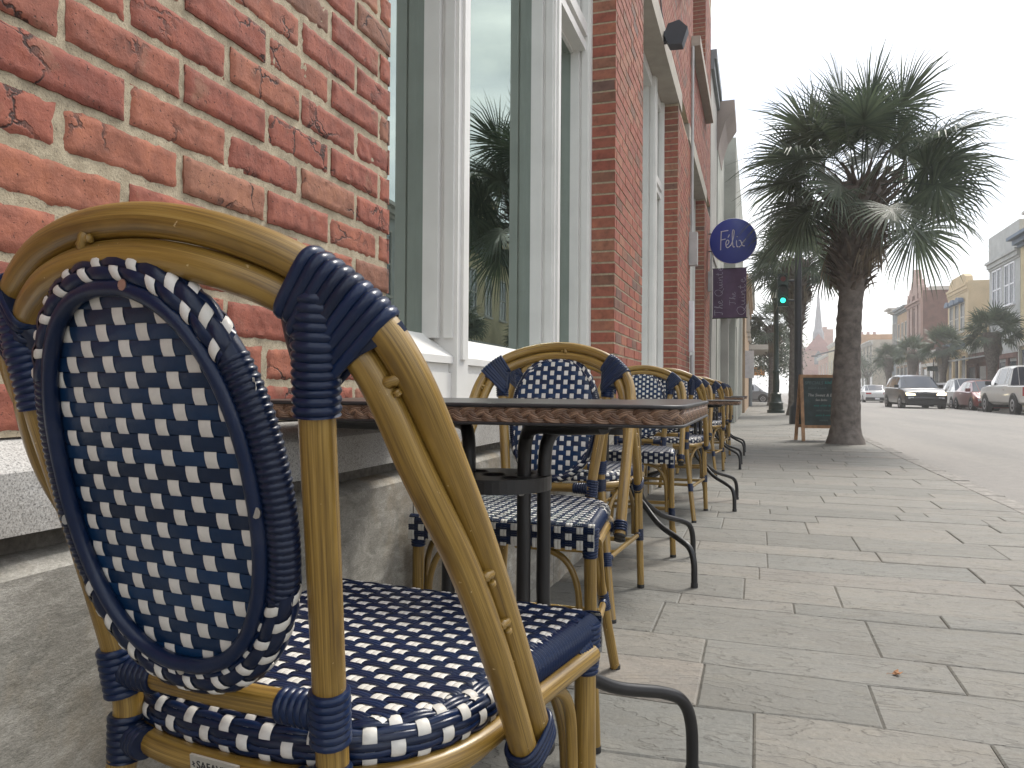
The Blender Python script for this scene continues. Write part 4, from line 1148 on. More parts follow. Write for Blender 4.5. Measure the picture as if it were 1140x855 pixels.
palm('smaller palmetto farther along the near sidewalk, behind the lamp post', 0.75, 44, 4.3, 1.9, 30, 9, .2, 22, dead=8, group=PG, bare=.6)
for i, (px_, yy, zc, lb) in enumerate([(12.3, 48.2, 4.3, 'large dark palmetto across the street in front of the grey building'), (12.4, 60.5, 4.2, 'palmetto across the street before the yellow building'), (12.4, 71.5, 4.3, 'palmetto across the street before the ornate gabled building'),
        (12.4, 84, 4.4, 'palmetto across the street left of the gabled building'), (12.4, 110, 4.6, 'distant palmetto across the street right of the big palm trunk'), (12.4, 36, 4.3, 'palmetto on the far sidewalk beyond the right edge of the view')]):
    palm(lb, px_, yy, zc-.2, 1.8, 34, 20+i, .24, 22, (0, 0), PG, 5, False)

# ---------------------------------------------------------------- street furniture
def street_lamp(x, y, h, lb, grp=None):
    t = thing('street_lamp', lb, 'street lamp', (x, y, 0), 0, grp)
    mb = MB(); mb.lathe([(.30, 0), (.30, .10), (.25, .12), (.24, .32), (.27, .36), (.20, .42), (.17, .62), (.19, .68), (.13, .74)], (0, 0, 0), 12); mb.build('base', M['greenmetal'], t, True)
    mb = MB(); P = [(.115, .74), (.105, 1.4), (.13, 1.44), (.13, 1.50), (.095, 1.54), (.08, h-.5), (.11, h-.46), (.11, h-.40), (.07, h-.34)]; mb.lathe(P, (0, 0, 0), 12); mb.build('fluted_post', M['greenmetal'], t, True)
    mb = MB(); mb.lathe([(.08, h-.34), (.16, h-.27), (.17, h-.24)], (0, 0, 0), 14); mb.build('collar', M['greenmetal'], t, True)
    mb = MB(); mb.lathe([(.14, h-.24), (.21, h-.1), (.21, h+.06), (.14, h+.2), (.05, h+.26)], (0, 0, 0), 16); mb.build('globe', M['glassmilk'], t, True)
    mb = MB(); mb.lathe([(.10, h+.24), (.05, h+.32), (.015, h+.42)], (0, 0, 0), 10); mb.build('finial', M['greenmetal'], t, True)
    return t
street_lamp(.62, 29.0, 4.35, 'dark green cast iron street lamp on the near sidewalk')
t = thing('dark_pole', 'tall plain black pole behind the chalkboard', 'pole', (.90, 19.3, 0))
mb = MB(); mb.lathe([(.085, .45), (.08, 3), (.065, 5.6)], (0, 0, 0), 14); mb.build('shaft', M['poleblack'], t, True)
mb = MB(); mb.lathe([(.19, 0), (.18, .40), (.12, .46), (.10, .52)], (0, 0, 0), 14); mb.build('base', M['poleblack'], t, True)
mb = MB(); mb.lathe([(.075, 5.6), (.02, 5.75)], (0, 0, 0), 12); mb.build('cap', M['poleblack'], t, True)
t = thing('traffic_signal', 'traffic signal showing green among the palm fronds beside the black pole', 'traffic light', (.90, 19.3, 2.95))
mb = MB(); mb.sweep([(-.09, 0, .45), (-.30, 0, .45)], .025, seg=8); mb.build('bracket', M['poleblack'], t, True); mb = MB(); mb.sweep([(-.09, 0, -.02), (-.30, 0, -.02)], .025, seg=8); mb.build('bracket', M['poleblack'], t, True)
mb = MB(); mb.box(-.46, -.22, -.09, .09, -.16, .62); hd = mb.build('signal_head', M['greenmetal'], t)
for z, m_ in ((.49, 'redlit'), (.235, 'carblack'), (-.02, 'greenlit')):
    mb = MB(); mb.lathe([(.058, -.108), (.058, -.091)], (-.34, 0, z), 16, axis=1); mb.build('lamp_lens', M[m_], hd)
    mb = MB(); mb.sweep([(-.34+.108*cos(a_), -.13, z+.108*sin(a_)) for a_ in [radians(k) for k in range(0, 181, 20)]], .006, .05, ref=V((0, 0, 1)), seg=4); mb.build('visor', M['carblack'], hd)
t = thing('arm_street_light', 'thin pole with a long slanted arm far across the street', 'street light', (12.35, 125, 0))
mb = MB(); mb.sweep([(0, 0, 0), (0, 0, 7.2)], .12, seg=8); mb.build('pole', M['poleblack'], t); mb = MB(); mb.sweep([(.6, 0, 7.6), (-3.8, 0, 6.4)], .11, seg=6); mb.box(-4.6, -3.7, -.2, .2, 6.1, 6.35); mb.build('arm', M['poleblack'], t)
for (x, y, z, lb, m_) in ((12.2, 62.5, 2.6, 'small dark parking sign on a post across the street', 'boardblack'),):
    t = thing('parking_sign', lb, 'sign', (x, y, 0)); mb = MB(); mb.sweep([(0, 0, 0), (0, 0, z+.6)], .035, seg=8); mb.build('post', M['poleblack'], t)
    mb = MB(); mb.box(-.42, .42, -.05, -.036, z-.25, z+.1); mb.build('panel', M[m_], t)
# A-frame chalkboard
t = thing('chalkboard_sign', 'wooden A-frame chalkboard menu leaning wide beside the big palm trunk', 'sign', (.915, 12.85, 0), radians(15))
Hh, Wd, lean_ = 1.03, .60, .17
def fp(x, z, s, o=0): return (x, s*(lean_*(1-z/Hh)+.012)+o*s, z)
for s in (-1, 1):
    leaf = None
    for sx in (-1, 1):
        mb = MB(); w = .024
        vs = [fp(sx*Wd/2-w, 0, s, -.01), fp(sx*Wd/2+w, 0, s, -.01), fp(sx*Wd/2+w, 0, s, .016), fp(sx*Wd/2-w, 0, s, .016)]; vs += [fp(sx*Wd/2-w-sx*.015, Hh, s, -.01), fp(sx*Wd/2+w-sx*.015, Hh, s, -.01), fp(sx*Wd/2+w-sx*.015, Hh, s, .016), fp(sx*Wd/2-w-sx*.015, Hh, s, .016)]
        mb.add(vs, [(0, 3, 2, 1), (4, 5, 6, 7), (0, 1, 5, 4), (1, 2, 6, 5), (2, 3, 7, 6), (3, 0, 4, 7)]); mb.build('leg', M['wood'], t)
    for z0_, z1_ in ((.985, 1.03), (.20, .245)):
        mb = MB(); a, b = Wd/2-.026, Wd/2-.026
        vs = [fp(-a, z0_, s, -.008), fp(a, z0_, s, -.008), fp(a, z0_, s, .014), fp(-a, z0_, s, .014), fp(-a, z1_, s, -.008), fp(a, z1_, s, -.008), fp(a, z1_, s, .014), fp(-a, z1_, s, .014)]
        mb.add(vs, [(0, 3, 2, 1), (4, 5, 6, 7), (0, 1, 5, 4), (1, 2, 6, 5), (2, 3, 7, 6), (3, 0, 4, 7)]); mb.build('rail', M['wood'], t)
    mb = MB(); a = Wd/2-.027
    vs = [fp(-a, .246, s, 0), fp(a, .246, s, 0), fp(a, .246, s, .006), fp(-a, .246, s, .006), fp(-a+.012, .984, s, 0), fp(a-.012, .984, s, 0), fp(a-.012, .984, s, .006), fp(-a+.012, .984, s, .006)]
    mb.add(vs, [(0, 3, 2, 1), (4, 5, 6, 7), (0, 1, 5, 4), (1, 2, 6, 5), (2, 3, 7, 6), (3, 0, 4, 7)]); bd = mb.build('board', M['boardblack'], t)
    if s < 0:
        rx = radians(90)-math.atan(lean_/Hh)
        def tx_(s_, x, z, sz, m_): text_mesh(s_, sz, M[m_], bd, (x, fp(0, z, -1, .0075)[1], z), (rx, 0, 0), depth=.0006, font_shear=.25)
        tx_('The Sweet & Elvis', .02, .71, .062, 'chalk'); tx_('San Bello', .0, .635, .048, 'chalk')
        tx_('SPECIALS', -.10, .90, .07, 'chalkfaint'); tx_('today', .15, .91, .075, 'chalkteal'); tx_('brunch & lunch', -.05, .82, .045, 'chalkfaint')
        for k, w_ in enumerate(('soup of the day', 'salad, bread', 'pasta & wine', 'oysters')): tx_(w_, .02, .55-.075*k, .045, 'chalkfaint' if k % 2 else 'chalkteal')

# ---------------------------------------------------------------- vehicles
def paint(nm, c, rough=.28, metal=.3): return plain(nm, c, rough, metal, .04, 2, coat=.6)
def car(nm, label, cat, x, y, rz, colmat, L, Wd, Ht, kind='sedan', lit=False, belt=None, wheel=.33, group=None):
    """front towards +y in local space; origin mid-length on the ground"""
    t = thing(nm, label, cat, (x, y, -.12), rz, group); h2 = L/2; w = Wd/2; gb = .20 if kind == 'sedan' else .26
    if kind == 'pickup': gb = .42
    if kind == 'sedan': # y, belt z, roof z(or None)
        st = [(-h2, .78, None), (-h2+.12, .93, None), (-h2+.75, .98, None), (-h2+1.45, .97, Ht-.03), (-h2+2.3, .95, Ht), (-h2+2.9, .93, Ht-.05), (-h2+3.55, .92, None), (h2-.5, .78, None), (h2-.12, .66, None), (h2, .55, None)]
    elif kind == 'suv':
        st = [(-h2, .95, None), (-h2+.1, 1.12, None), (-h2+.35, 1.15, Ht-.10), (-h2+1.2, 1.15, Ht), (-h2+2.5, 1.13, Ht-.02), (-h2+2.95, 1.12, Ht-.09), (-h2+3.62, 1.10, None), (h2-.35, 1.03, None), (h2-.08, .90, None), (h2, .70, None)]
    elif kind == 'pickup':
        st = [(-h2, 1.12, None), (-h2+.06, 1.16, None), (-h2+2.05, 1.17, None), (-h2+2.10, 1.20, Ht-.05), (-h2+2.5, 1.20, Ht), (-h2+3.6, 1.19, Ht), (-h2+4.0, 1.18, Ht-.06), (-h2+4.65, 1.20, None), (h2-.4, 1.12, None), (h2-.06, 1.02, None), (h2, .85, None)]
    body = MB(); gl = MB(); m = 8
    rings = []
    for i, (yy, bz, rz_) in enumerate(st):
        en = .86 if i in (0, len(st)-1) else (.95 if i in (1, len(st)-2) else 1); ww = w*en
        b0 = gb+.10 if i in (0, len(st)-1) else gb
        lo = [(ww*.80, b0), (ww*.97, b0+.12), (ww, (b0+bz)/2), (ww*.965, bz-.03), (ww*.93, bz)]
        if rz_: up = [(ww*.74, rz_-.06), (ww*.60, rz_), (0, rz_+.02)]
        else: up = [(ww*.86, bz+.005), (ww*.55, bz+.02), (0, bz+.03)]
        R_ = lo+up; rings.append([(xx, yy, z) for xx, z in R_]+[(-xx, yy, z) for xx, z in R_[::-1][1:]])
    n = len(rings[0]); vs = [p for r_ in rings for p in r_]; fs = []; gs = []
    for i in range(len(st)-1):
        r0, r1 = st[i][2], st[i+1][2]
        for k in range(n):
            k2 = (k+1) % n; f = (i*n+k, (i+1)*n+k, (i+1)*n+k2, i*n+k2)
            glass = (k in (4, n-6) and r0 and r1) or ((bool(r0) != bool(r1)) and k in (4, 5, 6, n-6, n-7, n-8) and (k in (5, 6, n-7, n-8)))
            (gs if glass else fs).append(f)
    fs += [tuple(range(n)), tuple((len(st)-1)*n+k for k in range(n))[::-1]]
    body.add(vs, fs); body.add(vs, gs, mi=0)
    bo = body.build('body', colmat, t, 35)
    for f in gs:   # every glass area is a panel set proud of the shell
        q = [V(vs[j]) for j in f]; c = sum(q, V())/4; nn = (q[1]-q[0]).cross(q[3]-q[0])
        if nn.length < 1e-6: nn = (q[2]-q[1]).cross(q[0]-q[1])
        nn.normalize(); 
        if nn.dot(c-V((0, c.y*.6, .6))) < 0: nn = -nn
        wind = abs(nn.y) > .3 and abs(nn.x) < .5
        cen = [c+(p-c)*(.94 if wind else .88)+nn*.006 for p in q]
        if wind and abs(c.x) < w*.4: cen = [V((p.x if abs(p.x) > .02 else 0, p.y, p.z)) for p in cen]
        gl.add(cen+[p-nn*.004 for p in cen], [(0, 1, 2, 3), (7, 6, 5, 4), (0, 4, 5, 1), (1, 5, 6, 2), (2, 6, 7, 3), (3, 7, 4, 0)])
    gl.build('windows', M['cocglass'], t)
    wb = (h2-.88 if kind != 'pickup' else h2-1.0, -h2+(.95 if kind != 'pickup' else 1.25))
    for yy in wb:
        for sx in (-1, 1):
            wt = thing('wheel', None, None); wt.parent = t; wt.location = (sx*(w-.10), yy, wheel)
            for k_ in list(wt.keys()): del wt[k_]
            mb = MB(); mb.lathe([(wheel*.62, -.11), (wheel*.94, -.115), (wheel, -.08), (wheel, .08), (wheel*.94, .115), (wheel*.62, .11)], (0, 0, 0), 24, axis=0); mb.build('tyre', M['tyre'], wt, True)
            mb = MB(); mb.lathe([(wheel*.62, .09), (wheel*.55, .118), (wheel*.2, .100), (wheel*.12, .12)] if sx > 0 else [(wheel*.12, -.12), (wheel*.2, -.100), (wheel*.55, -.118), (wheel*.62, -.09)], (0, 0, 0), 10, axis=0); mb.build('rim', M['rim'], wt)
            mb = MB(); a_ = [radians(k) for k in range(-8, 189, 14)]
            mb.prism([(yy+wheel*1.14*cos(q), wheel+wheel*1.14*sin(q)) for q in a_], 0, sx*(w*.90), sx*(w+.004)); mb.build('wheel_arch', M['carblack'], t)  # black disc set proud of the body, standing in for the well's shade
    zt = st[-1][1]; zh = st[-2][1]
    for sx in (-1, 1):
        mb = MB(); yy = h2-.10
        mb.prism([(sx*w*.44, zh-.17), (sx*w*.88, zh-.15), (sx*w*.90, zh-.02), (sx*w*.50, zh-.05)], 1, yy, yy+.085); mb.build('headlight', M['headlamp'] if lit else M['lens'], t)
        mb = MB(); yy = -h2
        if kind == 'pickup': mb.box(sx*w*.95-.05, sx*w*.95+.05, yy-.008, yy+.10, .78, 1.12)
        elif kind == 'suv': mb.box(min(sx*w*.58, sx*w*.90), max(sx*w*.58, sx*w*.90), yy-.012, yy+.12, .90, 1.06)
        else: mb.box(min(sx*w*.45, sx*w*.86), max(sx*w*.45, sx*w*.86), yy-.012, yy+.10, .74, .86)
        mb.build('taillight', M['tail'], t)
        mb = MB(); ym = st[-4][0]-.25; zm = st[-4][1]+.09; mb.box(sx*(w+.02)-.10 if sx > 0 else sx*(w+.02)-.10, sx*(w+.02)+.10, ym-.05, ym+.05, zm-.07, zm+.09); mb.build('side_mirror', M['carblack'] if kind != 'sedan' else colmat, t)
        mb = MB(); mb.box(sx*(w*.985)-.012, sx*(w*.985)+.012, st[3][0]+.3, st[3][0]+.48, .86 if kind == 'sedan' else 1.0, .89 if kind == 'sedan' else 1.035); mb.build('door_handle', M['chrome'], t)
    mb = MB(); mb.box(-w*.40, w*.40, h2-.02, h2+.012, zt-.10 if kind == 'sedan' else zh-.20, zh-.07); mb.build('grille', M['carblack'], t)
    mb = MB(); mb.box(-w*.86, w*.86, h2-.12, h2+.04, gb+.06, gb+.24); mb.box(-w*.70, w*.70, h2-.02, h2+.035, gb+.30, gb+.36); mb.build('front_bumper', M['carblack'], t)
    mb = MB(); mb.box(-w*.88, w*.88, -h2-.05, -h2+.12, gb+.08, gb+.30); mb.build('rear_bumper', M['carblack'] if kind != 'pickup' else M['chrome'], t)
    mb = MB(); mb.box(-.16, .16, -h2-.062, -h2-.052, gb+.14, gb+.27); mb.build('number_plate', M['signwhite'], t)
    if kind == 'suv':
        for sx in (-1, 1): mb = MB(); mb.box(min(sx*w*.55, sx*w*.80), max(sx*w*.55, sx*w*.80), h2-.02, h2+.03, gb+.33, gb+.40); mb.build('fog_light', M['lens'], t)
    if kind == 'pickup':
        mb = MB(); mb.box(-w*.80, w*.80, -h2+.10, -h2+2.0, 1.168, 1.196); mb.build('bed_liner', M['carblack'], t)
    return t
P_black = paint('black_car_paint', (.018, .018, .024)); P_white = paint('white_car_paint', (.62, .62, .62), .3, 0); P_silver = paint('silver_car_paint', (.36, .37, .40), .3, .6)
P_red = paint('dark_red_car_paint', (.16, .018, .02)); P_pick = paint('pearl_truck_paint', (.55, .535, .51), .35, .1); P_dark = paint('charcoal_car_paint', (.03, .032, .036)); P_gr = paint('grey_car_paint', (.22, .23, .25), .3, .5)
car('black_suv', 'black SUV with lit headlights driving towards the camera', 'car', 7.68, 44.0, pi+radians(3), P_black, 4.85, 2.0, 1.80, 'suv', True, wheel=.38)
car('pickup_truck', 'large pale pickup truck parked at the right edge, seen from behind', 'pickup truck', 10.25, 35.3, 0, P_pick, 6.0, 2.02, 1.98, 'pickup', wheel=.42)
CG = 'cars parked along the far kerb'
car('parked_car', 'dark red car parked just beyond the pickup truck', 'car', 10.30, 41.6, pi, P_red, 4.6, 1.83, 1.50, group=CG)
car('parked_car', 'dark sedan with a pale rear window beside the black SUV', 'car', 10.5, 51.6, 0, P_dark, 4.7, 1.86, 1.48, group=CG)
car('parked_car', 'white car parked between the dark sedan and the dark red car', 'car', 10.6, 46.6, 0, P_white, 4.4, 1.82, 1.66, group=CG)
car('sedan', 'white sedan driving away left of the black SUV', 'car', 8.7, 66.5, 0, P_white, 4.7, 1.85, 1.47)
car('parked_car', 'distant red car seen just right of the big palm trunk', 'car', 8.9, 83, 0, P_red, 4.5, 1.8, 1.5, group=CG)
car('crossing_car', 'silver hatchback crossing at the end of the sidewalk beyond the buildings', 'car', -.95, 61.5, -pi/2, P_gr, 4.4, 1.8, 1.50)
car('parked_car', 'grey car parked far along the street beside the red one', 'car', 10.5, 92, 0, P_gr, 4.5, 1.8, 1.5, group=CG)

# ---------------------------------------------------------------- buildings
def stucco(nm, c, v=.18): return plain(nm, c, .9, 0, v, .9, .004, 9)
trimw = stucco('pale_trim', (.50, .48, .44), .08)
def facade(nm, label, x, y0, y1, h, mat, side=1, depth=14, wins=(), cornice=.3, parapet=0, corn_mat=None, winmat=None, ground=None, hood=None, cz=None, sash=True):
    """side=1: stands right of the street and faces -X; side=-1 the reverse. wins: (y centre, z0, z1, width)"""
    t = thing(nm, label, 'building', (x, (y0+y1)/2, -.1)); ym = (y0+y1)/2; s = side
    mb = MB(); xa, xb = (0, depth) if s > 0 else (-depth, 0)
    mb.box(xa, xb, y0-ym+.003, y1-ym-.003, -.3, h); mb.build('wall', mat, t)
    def bx(mb, d0, d1, a, b, z0, z1): mb.box(min(-s*d0, -s*d1), max(-s*d0, -s*d1), a-ym, b-ym, z0, z1)
    if cornice:
        mb = MB(); cz_ = h-.1 if cz is None else cz
        bx(mb, -.2, cornice, y0+.004, y1-.004, cz_-.12, cz_+.06); bx(mb, -.2, cornice*.6, y0+.005, y1-.005, cz_-.38, cz_-.121); bx(mb, -.2, cornice*.25, y0+.006, y1-.006, cz_-.52, cz_-.381)
        mb.build('cornice', corn_mat or trimw, t)
        if parapet: mb = MB(); bx(mb, -.3, .05, y0+.002, y1-.002, cz_+.061, cz_+parapet); mb.build('parapet', mat, t)
    for (yc, z0, z1, w) in wins:
        mb = MB(); bx(mb, -.1, .015, yc-w/2, yc+w/2, z0, z1); wo = mb.build('window', M['pane'], t)
        mb = MB()
        for a in (yc-w/2-.06, yc+w/2): bx(mb, 0, .07, a, a+.06, z0, z1)
        bx(mb, 0, .075, yc-w/2-.06, yc+w/2+.06, z1+.001, z1+.09); bx(mb, 0, .14, yc-w/2-.12, yc+w/2+.12, z0-.13, z0-.001)
        if sash: bx(mb, 0, .05, yc-w/2+.001, yc+w/2-.001, (z0+z1)/2-.04, (z0+z1)/2+.04); bx(mb, 0, .045, yc-.025, yc+.025, z0+.002, z1-.002)
        mb.build('frame', winmat or trimw, wo)
        if hood:
            mb = MB(); P = [(yc-ym+(w/2+.15)*cos(a), z1+.02+(w*.42)*sin(a)) for a in [radians(k) for k in range(0, 181, 15)]]
            mb.prism(P, 0, min(-s*.08, -s*.45), max(-s*.08, -s*.45)); mb.build('awning', hood, t)
    if ground:
        mb = MB(); gz = ground.get('z', 3.2)
        n = ground.get('n', 3); wb = (y1-y0)/n
        for k in range(n):
            mb = MB(); bx(mb, -.1, .03, y0+wb*k+.35, y0+wb*(k+1)-.35, .55 if k % 2 == 0 else .05, gz-.5); mb.build('shop_window' if k % 2 == 0 else 'door', ground.get('glass', M['pane']), t)
        mb = MB()
        for k in range(n+1): yy = y0+wb*k; bx(mb, 0, .12, max(y0+.01, yy-.2), min(y1-.01, yy+.2), 0, gz-.3)
        bx(mb, 0, .16, y0+.012, y1-.012, gz-.299, gz); mb.build('shopfront', ground.get('mat', trimw), t)
    return t
FX = 14.6
def wrow(y0, y1, n, z0, z1, w): return [(y0+(y1-y0)*(k+.5)/n, z0, z1, w) for k in range(n)]
beige = stucco('cream_stucco', (.50, .42, .26)); greyst = stucco('light_grey_stucco', (.40, .41, .40)); yel = stucco('ochre_stucco', (.50, .395, .25), .1)
greydk = stucco('slate_grey_stucco', (.22, .24, .25)); pinkst = stucco('pink_carved_stone', (.34, .235, .20)); tan = stucco('tan_stucco', (.40, .28, .18)); bluewood = plain('slate_blue_trim', (.09, .13, .19), .6)
redpaint = plain('dark_red_roof', (.24, .05, .06), .7, 0, .2, 1); sidebrick = plain('old_side_brick', (.155, .088, .072), .95, 0, .25, 1.5, .01, 20)
f = facade('cream_building', 'cream building with blue bracketed cornice and stepped gable at the right edge', FX, 38.6, 51.6, 10.2, beige, wins=wrow(39.5, 51, 4, 5.6, 8.2, 1.15), cornice=.75, corn_mat=bluewood, cz=9.9, ground=dict(n=5, z=3.9))
for a, b, z in ((39, 51, 11.2), (40.8, 50.4, 12.1), (43, 48.5, 13.2), (44.8, 47, 14.3)):
    mb = MB(); mb.box(.0, .5, a-45.1, b-45.1, z-1.3+(.001*z), z); mb.build('gable_step', beige, f)
    mb = MB(); mb.box(-.1, .6, a-45.2, b-45.0, z+.001, z+.16); mb.build('coping', trimw, f)
facade('grey_building', 'light grey three storey building with paired white sash windows and plain parapet', FX, 51.65, 57.9, 9.6, greyst, wins=[(53.0, 6.3, 8.7, .75), (54.0, 6.3, 8.7, .75), (55.6, 6.3, 8.7, .75), (56.6, 6.3, 8.7, .75)], cornice=.3, parapet=1.7, cz=9.4, corn_mat=greyst, ground=dict(n=3, z=3.3, mat=sidebrick), winmat=M['signwhite'])
f = facade('low_brick_shop', 'low dark brick shop with metal canopy and red sloping roof beside the grey building', FX, 57.95, 63.2, 4.3, sidebrick, cornice=.12, ground=dict(n=2, z=3.2, mat=sidebrick))
mb = MB(); mb.prism([(-1.9, 3.0), (.0, 3.35), (.0, 3.45), (-1.95, 3.12)], 1, -2.5, 2.5); mb.build('canopy', M['galv'], f)
for yy in (-2.3, 2.3): mb = MB(); mb.sweep([(-1.8, yy, 0), (-1.8, yy, 3.05)], .05, seg=6); mb.build('canopy_post', M['poleblack'], f)
f = facade('yellow_building', 'ochre yellow building with rounded parapet and scalloped blue window awnings', FX, 63.25, 69.5, 9.1, yel, depth=3, wins=wrow(63.9, 69.0, 3, 5.5, 7.6, .95), cornice=.16, cz=8.9, corn_mat=yel, hood=bluewood, ground=dict(n=3, z=4.1, mat=yel))
mb = MB(); mb.prism([(-2.4, 9.1), (-2.2, 9.55), (-1.6, 9.8), (1.8, 9.8), (2.6, 9.5), (3.0, 9.1)], 0, 0.01, .5); mb.build('rounded_parapet', yel, f)
mb = MB()
for k in range(5): mb.prism([(-2.9+k*1.16+.56+.56*cos(a), 4.15+.55*sin(a)) for a in [radians(q) for q in range(0, 181, 20)]], 0, -.55, -.13)
mb.build('ground_awning', bluewood, f)
t = thing('brick_rear_wing', 'long brick wing with dark red sloping roof behind the yellow building', 'building', (FX+3.05, 66.4, -.1))
mb = MB(); mb.box(.01, 26, -3.1, 3.1, -.3, 8.0); mb.build('wall', sidebrick, t)
mb = MB(); mb.prism([(0.02, 8.01), (26, 8.01), (26, 13.5), (9, 13.2), (0.02, 8.7)], 1, -3.1, 3.1); mb.build('roof', redpaint, t)
facade('low_storefront', 'low tan storefront half hidden by palmettos between yellow and ornate buildings', FX, 69.6, 79.2, 4.6, tan, wins=(), cornice=.3, ground=dict(n=4, z=3.5))
f = facade('ornate_building', 'brick building with ornate pinkish carved front and tall pointed gable', FX, 79.3, 86.2, 10.4, sidebrick, wins=wrow(80, 85.6, 3, 5.6, 8.8, .95), cornice=.45, corn_mat=pinkst, cz=9.6, ground=dict(n=3, z=4.2, mat=pinkst), winmat=pinkst)
mb = MB(); mb.box(-.10, -.002, -3.42, 3.42, 4.2, 9.1); 
mb.f = mb.f; 
mb2 = MB()
for a, b in ((-3.43, -2.5), (-1.75, -.75), (.75, 1.75), (2.5, 3.43)): mb2.box(-.20, -.003, a, b, 4.2, 10.3)
mb2.build('carved_pilaster_front', pinkst, f)
G_ = [(-3.4, 10.3), (-3.4, 10.9), (-2.6, 10.9), (-2.4, 11.5), (-1.7, 11.7), (-1.3, 12.6), (-.7, 12.8), (-.45, 13.6), (.0, 14.4), (.45, 13.6), (.7, 12.8), (1.3, 12.6), (1.7, 11.7), (2.4, 11.5), (2.6, 10.9), (3.4, 10.9), (3.4, 10.3)]
G_ = [(a, 10.3+(b-10.3)*.62) for a, b in G_]
mb = MB(); mb.prism(G_, 0, -.15, .45); mb.build('gable', pinkst, f)
mb = MB(); mb.box(.5, 14.05, -3.52, -3.2, 10.401, 10.75); mb.build('coping', trimw, f)
facade('blue_grey_building', 'narrow blue grey building with bracketed cornice beyond the ornate gable', FX, 93.2, 96.3, 10.3, greydk, wins=wrow(93.3, 96.2, 2, 5.5, 8.5, .7), cornice=.9, cz=10.2)
facade('tan_building', 'narrow tan building with dark cornice beside the ornate gabled front', FX, 86.3, 93.1, 9.9, tan, wins=wrow(86.6, 92.8, 3, 5.3, 8.2, .9), cornice=.5, corn_mat=greydk, ground=dict(n=3, z=4))
facade('corner_building', 'grey building with tall windows beyond the right edge of the view', FX, 26, 38.5, 9.6, greyst, wins=wrow(26.5, 38, 5, 5.3, 8.3, 1.1), cornice=.6, ground=dict(n=5, z=3.9))
facade('brick_corner_shop', 'old brick shop building farther right beyond the view', FX, 8, 25.9, 8.8, sidebrick, wins=wrow(9, 25, 6, 5.0, 7.4, 1.1), cornice=.5, ground=dict(n=6, z=3.6))
rr2 = random.Random(3)
far = [(107, 120, 7.6, (.45, .40, .33), 'pale low building across the far side street'), (120.2, 134, 9.2, (.40, .25, .15), 'distant tan building past the far side street'), (134.3, 150, 7.9, (.36, .34, .32), 'distant grey building beside the slanted street light'), (150.3, 172, 10.4, (.38, .32, .2), 'distant yellowish block near the end of the street'), (172.4, 200, 9.0, (.34, .2, .15), 'distant brick block closing the right side of the street')]
for a, b, h, c, lb in far:
    facade('distant_building', lb, FX-.6, a, b, h, stucco('faded_stucco', c), wins=wrow(a, b, 4, 4.8, 7, 1.0), cornice=.4, ground=dict(n=4, z=3.4))
# left row beyond the brick building
concr = stucco('grey_cast_concrete', (.30, .29, .265), .25); greeny = stucco('lichened_stucco', (.33, .335, .295), .3)
t = thing('narrow_grey_front', 'narrow grey stone front with capped parapet next to the brick building', 'building', (XF, 14.75, 0))
mb = MB(); mb.box(-6, .004, -1.06, 1.0, -.3, 6.38); mb.build('wall', concr, t)
mb = MB(); mb.box(-1, .06, -1.062, 1.0, 6.381, 6.55); mb.box(-1, .10, -1.064, 1.0, 6.551, 6.72); mb.build('parapet_cap', greydk, t)
mb = MB(); mb.box(-.02, .03, -.8, .8, 3.2, 3.5); mb.box(-.02, .02, -.9, -.6, .0, 3.2); mb.build('pilaster', concr, t)
t = thing('stucco_building', 'weathered grey green stucco building with flared cornice and panelled doorcase', 'building', (XF, 22.5, 0))
mb = MB(); mb.box(-7, .02, -6.7, 6.5, -.3, 6.35); mb.build('wall', greeny, t)
mb = MB(); mb.prism([(-.3, 5.6), (.03, 5.6), (.06, 5.8), (.16, 6.15), (.34, 6.42), (.34, 6.58), (-.3, 6.58)], 1, -6.705, -5.2); mb.build('cornice', stucco('rosy_stone', (.30, .25, .22)), t)
mb = MB(); mb.box(-.5, .28, -3.5, 6.5, -.2, 6.85); mb.build('projecting_bay', greeny, t)
mb = MB(); mb.prism([(.0, 2.35), (.15, 2.35), (.22, 2.55), (.42, 2.66), (.44, 2.80), (.0, 2.80)], 1, -5.2, -2.4); mb.build('door_hood', concr, t)
for a, b in ((-5.1, -4.75), (-2.9, -2.55)): mb = MB(); mb.box(.0, .30 if a > -4 else .18, a, b, 0, 2.349); mb.build('pilaster', concr, t)
mb = MB(); mb.box(.021, .05, -4.7, -2.95, .02, 2.3); mb.build('door', greydk, t)
f = facade('tan_brick_shop', 'orange tan shopfront with a small white notice beyond the grey stucco building', XF+.36, 29.1, 40.5, 5.0, tan, side=-1, depth=9, wins=wrow(31, 40, 3, 3.4, 4.4, .9), cornice=.2, corn_mat=tan)
mb = MB(); mb.box(-.45, .0, -6.6, -5.72, -.2, 4.95); mb.build('side_wall', tan, f)
mb = MB(); mb.box(-.30, .06, -5.745, -5.73+.01, 1.4, 2.3); 
f2 = facade('awning_shop', 'shop with a flat pale canopy over the sidewalk at the far corner', XF+.30, 40.7, 56.8, 6.9, stucco('brown_stucco', (.30, .20, .13)), side=-1, depth=9, wins=wrow(42, 56, 4, 4.4, 6, 1), cornice=.3)
mb = MB(); mb.box(.0, 1.0, -8, -1, 3.0, 3.25); mb.build('canopy', trimw, f2)
for yy in (-7.8,): mb = MB(); mb.sweep([(.12, yy, 0), (.12, yy, 3.0)], .11, seg=8); mb.build('canopy_post', greydk, f2)
nt_ = thing('wall_notice', 'small white paper notice fixed to the orange tan shop wall', 'notice', (XF+.47, 29.06, 1.75))
mb = MB(); mb.box(-.20, .20, -.015, .0, -.5, .5); mb.build('sheet', M['signwhite'], nt_)
